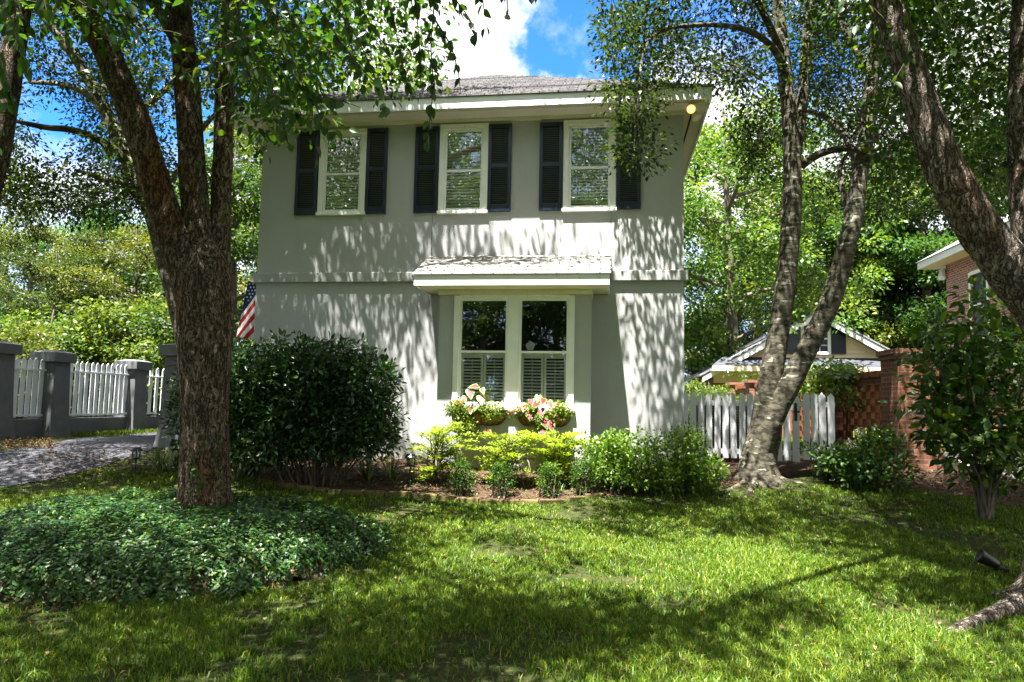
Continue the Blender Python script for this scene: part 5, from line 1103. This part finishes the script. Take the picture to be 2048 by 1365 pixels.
gx_ = (mound_h(x+e_, y)[0]-h)/e_; gy_ = (mound_h(x, y+e_)[0]-h)/e_; Nn = unit(np.stack([-gx_, -gy_, np.ones_like(x)], 1)*np.array([.7, .7, 1])); D = rvec(len(x)); D -= Nn*np.sum(D*Nn, 1, keepdims=True)*.8; D = D+np.stack([-gx_, -gy_, -.5*np.ones_like(x)], 1)*.15
f = Foliage(); f.put(np.stack([x, y, np.maximum(z, gz(x, y)+.01)], 1), D, Nn+rvec(len(x))*.38, .028+.024*rng.random(len(x)), .015+.010*rng.random(len(x)), np.clip(rng.normal(.4, .22, len(x)), 0, 1), True, .12)
o = f.build('ground_cover', M['lf_cover'], None); tag(o, 'glossy dark green ground cover mounded round the river birch trunk', 'ground cover', kind='stuff')
g = sheet('mound_soil', M['mulch'], -5.8, .6, 4.3, 8.4, .08, .004, lambda x, y: mound_h(x, y)[1] < 1.0, lambda x, y: np.maximum(0, mound_h(x, y)[0]-.10)); tag(g, kind='structure')
def ongrass(x, y):
    P_ = np.stack([x, y], 1); ok = ~bpoly(x, y) & ~dpoly(x, y) & ~rpoly(x, y) & (mound_h(x, y)[1] > .86); return ok
def grass(n, x0, x1, y0, y1, hmin, hmax, wd, dens_thr):
    x = rng.uniform(x0, x1, n); y = rng.uniform(y0, y1, n); ok = ongrass(x, y); p = proj(np.stack([x, y, 0*x-.3], 1)); ok &= (p[0] > -120) & (p[0] < 2170) & (p[1] < 1480)
    nz = vnoise(np.stack([x*1.3, y*1.3, 0*x+3], -1))*.6+vnoise(np.stack([x*5, y*5, 0*x+8], -1))*.4; ok &= rng.random(n) < np.clip((nz-dens_thr)*4+.35, .06, 1)
    x, y, nz = x[ok], y[ok], nz[ok]; k = len(x); h = rng.uniform(hmin, hmax, k)*(.75+.5*nz); a = rng.uniform(0, 2*math.pi, k); ln = rng.uniform(.15, 1.1, k); o_ = np.stack([np.cos(a), np.sin(a), 0*a], 1); b2 = a+rng.normal(0, .9, k); sd = np.stack([-np.sin(b2), np.cos(b2), 0*a], 1)*(wd*rng.uniform(.6, 1.3, k))[:, None]
    b = np.stack([x, y, gz(x, y)-.005], 1); up_ = np.array([0, 0, 1.0])
    m1 = b+o_*(h*ln*.30)[:, None]+up_*(h*.55)[:, None]; tp = b+o_*(h*ln)[:, None]+up_*(h*(1-.30*ln))[:, None]
    V = np.stack([b-sd, b+sd, m1+sd*.8, m1-sd*.8, tp], 1).reshape(-1, 3); i = np.arange(k)[:, None]*5
    return V, np.hstack([i, i+1, i+2, i+3]), np.hstack([i+3, i+2, i+4]), np.clip(rng.normal(.42, .26, k)+.25*(nz-.5), 0, 1)
Vs, F4, F3, va4 = [], [], [], []; k = 0
for args in ((170000, -3.8, 4.6, 3.3, 5.2, .018, .075, .0032, .33), (200000, -5.6, 6.4, 5.2, 7.4, .018, .07, .0040, .34), (160000, -7.5, 7.5, 7.4, 10.0, .018, .062, .0050, .36)):
    V, a, b, v = grass(*args); Vs.append(V); F4.append(a+k); F3.append(b+k); va4.append(v); k += len(V)
va4 = np.concatenate(va4); o = mesh_np('grass', np.concatenate(Vs), [np.concatenate(F4), np.concatenate(F3)], M['lf_grass'], None, var=np.concatenate([va4, va4])); tag(o, 'coarse green lawn grass growing thin over brown thatch', 'grass', kind='stuff')
# sunny grass behind the left fence is far ground
n = 26000; x = rng.uniform(-16, -7.5, n); y = rng.uniform(13.5, 22, n); f = Foliage(); D = rvec(n)*.5; D[:, 2] = 1; f.put(np.stack([x, y, gz(x, y)], 1), D, rvec(n)+np.array([0, -.5, .2]), .10, .02, None); o = f.build('grass', M['lf_grass'], None); tag(o, 'sunlit bright grass beyond the white driveway fence', 'grass', kind='stuff')
n = 9000; x = rng.uniform(2.8, 7.2, n); y = rng.uniform(12, 22, n); f = Foliage(); D = rvec(n)*.5; D[:, 2] = 1; f.put(np.stack([x, y, gz(x, y)], 1), D, rvec(n)+np.array([0, -.5, .2]), .11, .022, None); o = f.build('grass', M['lf_grass'], None); tag(o, 'sunlit grass of the side yard behind the picket fence', 'grass', kind='stuff')
n = 6000; x = rng.uniform(8.0, 14.5, n); y = rng.uniform(12.6, 18, n); f = Foliage(); f.clusters(np.stack([x, y, gz(x, y)+.12+.12*vnoise(np.stack([x, y, 0*x], -1))], 1)[:900], 14, .16, .07, .5, .8, 0); o = f.build('ground_cover', M['lf_lime'], None); tag(o, 'yellow-green low planting across the neighbour driveway', 'ground cover', kind='stuff')
# fallen leaves
p = gpv(rng.uniform(330, 2060, 9000), rng.uniform(900, 1020, 9000)); p = p[bpoly(p[:, 0], p[:, 1])][:3200]
U_ = rng.uniform
Pl = np.concatenate([p, gpv(U_(0, 2048, 420), U_(985, 1365, 420)), gpv(U_(0, 330, 330), U_(868, 960, 330)), gpv(U_(0, 110, 700), U_(878, 900, 700)), gpv(U_(80, 330, 500), U_(905, 965, 500))])
Pl[:, 2] += .018+.02*rng.random(len(Pl)); k = len(Pl); D = rvec(k); D[:, 2] *= .25; f = Foliage(); f.put(Pl, D, rvec(k)*.35+np.array([0, 0, 1]), .026+.034*rng.random(k), .014+.016*rng.random(k), rng.random(k), True, .35); o = f.build('fallen_leaves', M['lf_dead'], None); tag(o, 'dry brown leaves scattered on mulch, lawn and driveway', 'leaves', kind='stuff')

# ------------------------------------------------------------------ edging stones, lights
epts = np.array([gp(x, y) for x, y in ((560, 972), (640, 984), (720, 990), (800, 992), (880, 999), (960, 1007), (1040, 1009), (1120, 1007), (1180, 997), (1225, 990))]); q = spline(epts, 10); s = np.concatenate([[0], np.cumsum(np.linalg.norm(np.diff(q, axis=0), axis=1))]); tot = s[-1]; pos = 0; i = 0
while pos < tot-.2:
    l_ = rng.uniform(.20, .34); a = np.array([np.interp(pos, s, q[:, k]) for k in range(3)]); b = np.array([np.interp(min(tot, pos+l_), s, q[:, k]) for k in range(3)]); d = b-a; mb = MB(); hh = .055; ww = .05
    V = [(x*l_*.485+rng.normal()*.006, y*ww+rng.normal()*.006, z+rng.normal()*.005) for z in (-.05, hh) for y in (-1, 1) for x in (-1, 1)]; mb.add(V, [(0, 2, 3, 1), (4, 5, 7, 6), (0, 1, 5, 4), (2, 6, 7, 3), (0, 4, 6, 2), (1, 3, 7, 5)])
    o = mb.build('edging_stone', M['edge'], None, bevel=.012); o.location = tuple((a+b)/2); o.rotation_euler = (0, 0, math.atan2(d[1], d[0])+rng.normal()*.05)
    tag(o, 'weathered mossy stone in the curved edging between mulch bed and lawn', 'edging stone', 'edging stones along the mulch bed'); pos += l_+.012; i += 1
def solar(px, pyb, pyt, lab):
    b = gp(px, pyb); Y = b[1]; h = at(px, pyt, Y)[2]-b[2]; t_ = thing('path_light', lab, 'lamp', tuple(b), 0, 'solar path lights in the bed'); mb = MB()
    mb.lathe([(.012, -.1), (.014, h-.17), (.02, h-.165), (.05, h-.155), (.055, h-.145)], 12); mb.build('stake', M['black'], t_); mb = MB(); mb.lathe([(.042, h-.145), (.060, h-.05)], 12); mb.build('lamp_glass', M['lampglass'], t_)
    mb = MB()
    for k in range(6): a = k*math.pi/3; mb.tube([(.044*math.cos(a), .044*math.sin(a), h-.148), (.063*math.cos(a), .063*math.sin(a), h-.045)], .0045, 5)
    mb.build('lamp_cage', M['black'], t_); mb = MB(); mb.lathe([(.088, h-.05), (.085, h-.04), (.06, h-.012), (.05, h), (.0, h+.002)], 14); mb.build('cap', M['black'], t_)
    mb = MB(); mb.lathe([(.012, h-.14), (.014, h-.10), (.004, h-.09)], 10); mb.build('bulb', M['white'], t_)
solar(270, 948, 895, 'black solar path light beside the driveway left of the birch'); solar(637, 958, 902, 'black solar path light in shade under the big dark bush'); solar(820, 972, 908, 'black solar path light in front of the bare wall by the bay'); solar(1427, 912, 881, 'small black path light in front of the picket fence'); solar(1638, 916, 893, 'small black path light at the foot of the picket gate')
b = gp(1985, 1148); sp = thing('landscape_spotlight', 'black landscape spotlight lying at the foot of the leaning birch', 'lamp', tuple(b)); sp.scale = (.8, .8, .8); mb = MB()
cone(mb, (-.02, .0, .13), (-.75, .25, .42), [(.035, -.09), (.05, -.06), (.062, .03), (.075, .10), (.078, .12), (.068, .122), (.06, .08), (.01, .07)], 20); mb.build('lamp_head', M['black'], sp, smooth=True)
mb = MB(); mb.box(.0, .22, -.03, .03, .06, .10, R_=[[.97, 0, .24], [0, 1, 0], [-.24, 0, .97]]); mb.tube([(.02, 0, .12), (.05, 0, .0), (.05, 0, -.1)], .014, 8); mb.build('bracket', M['black'], sp, bevel=.006)
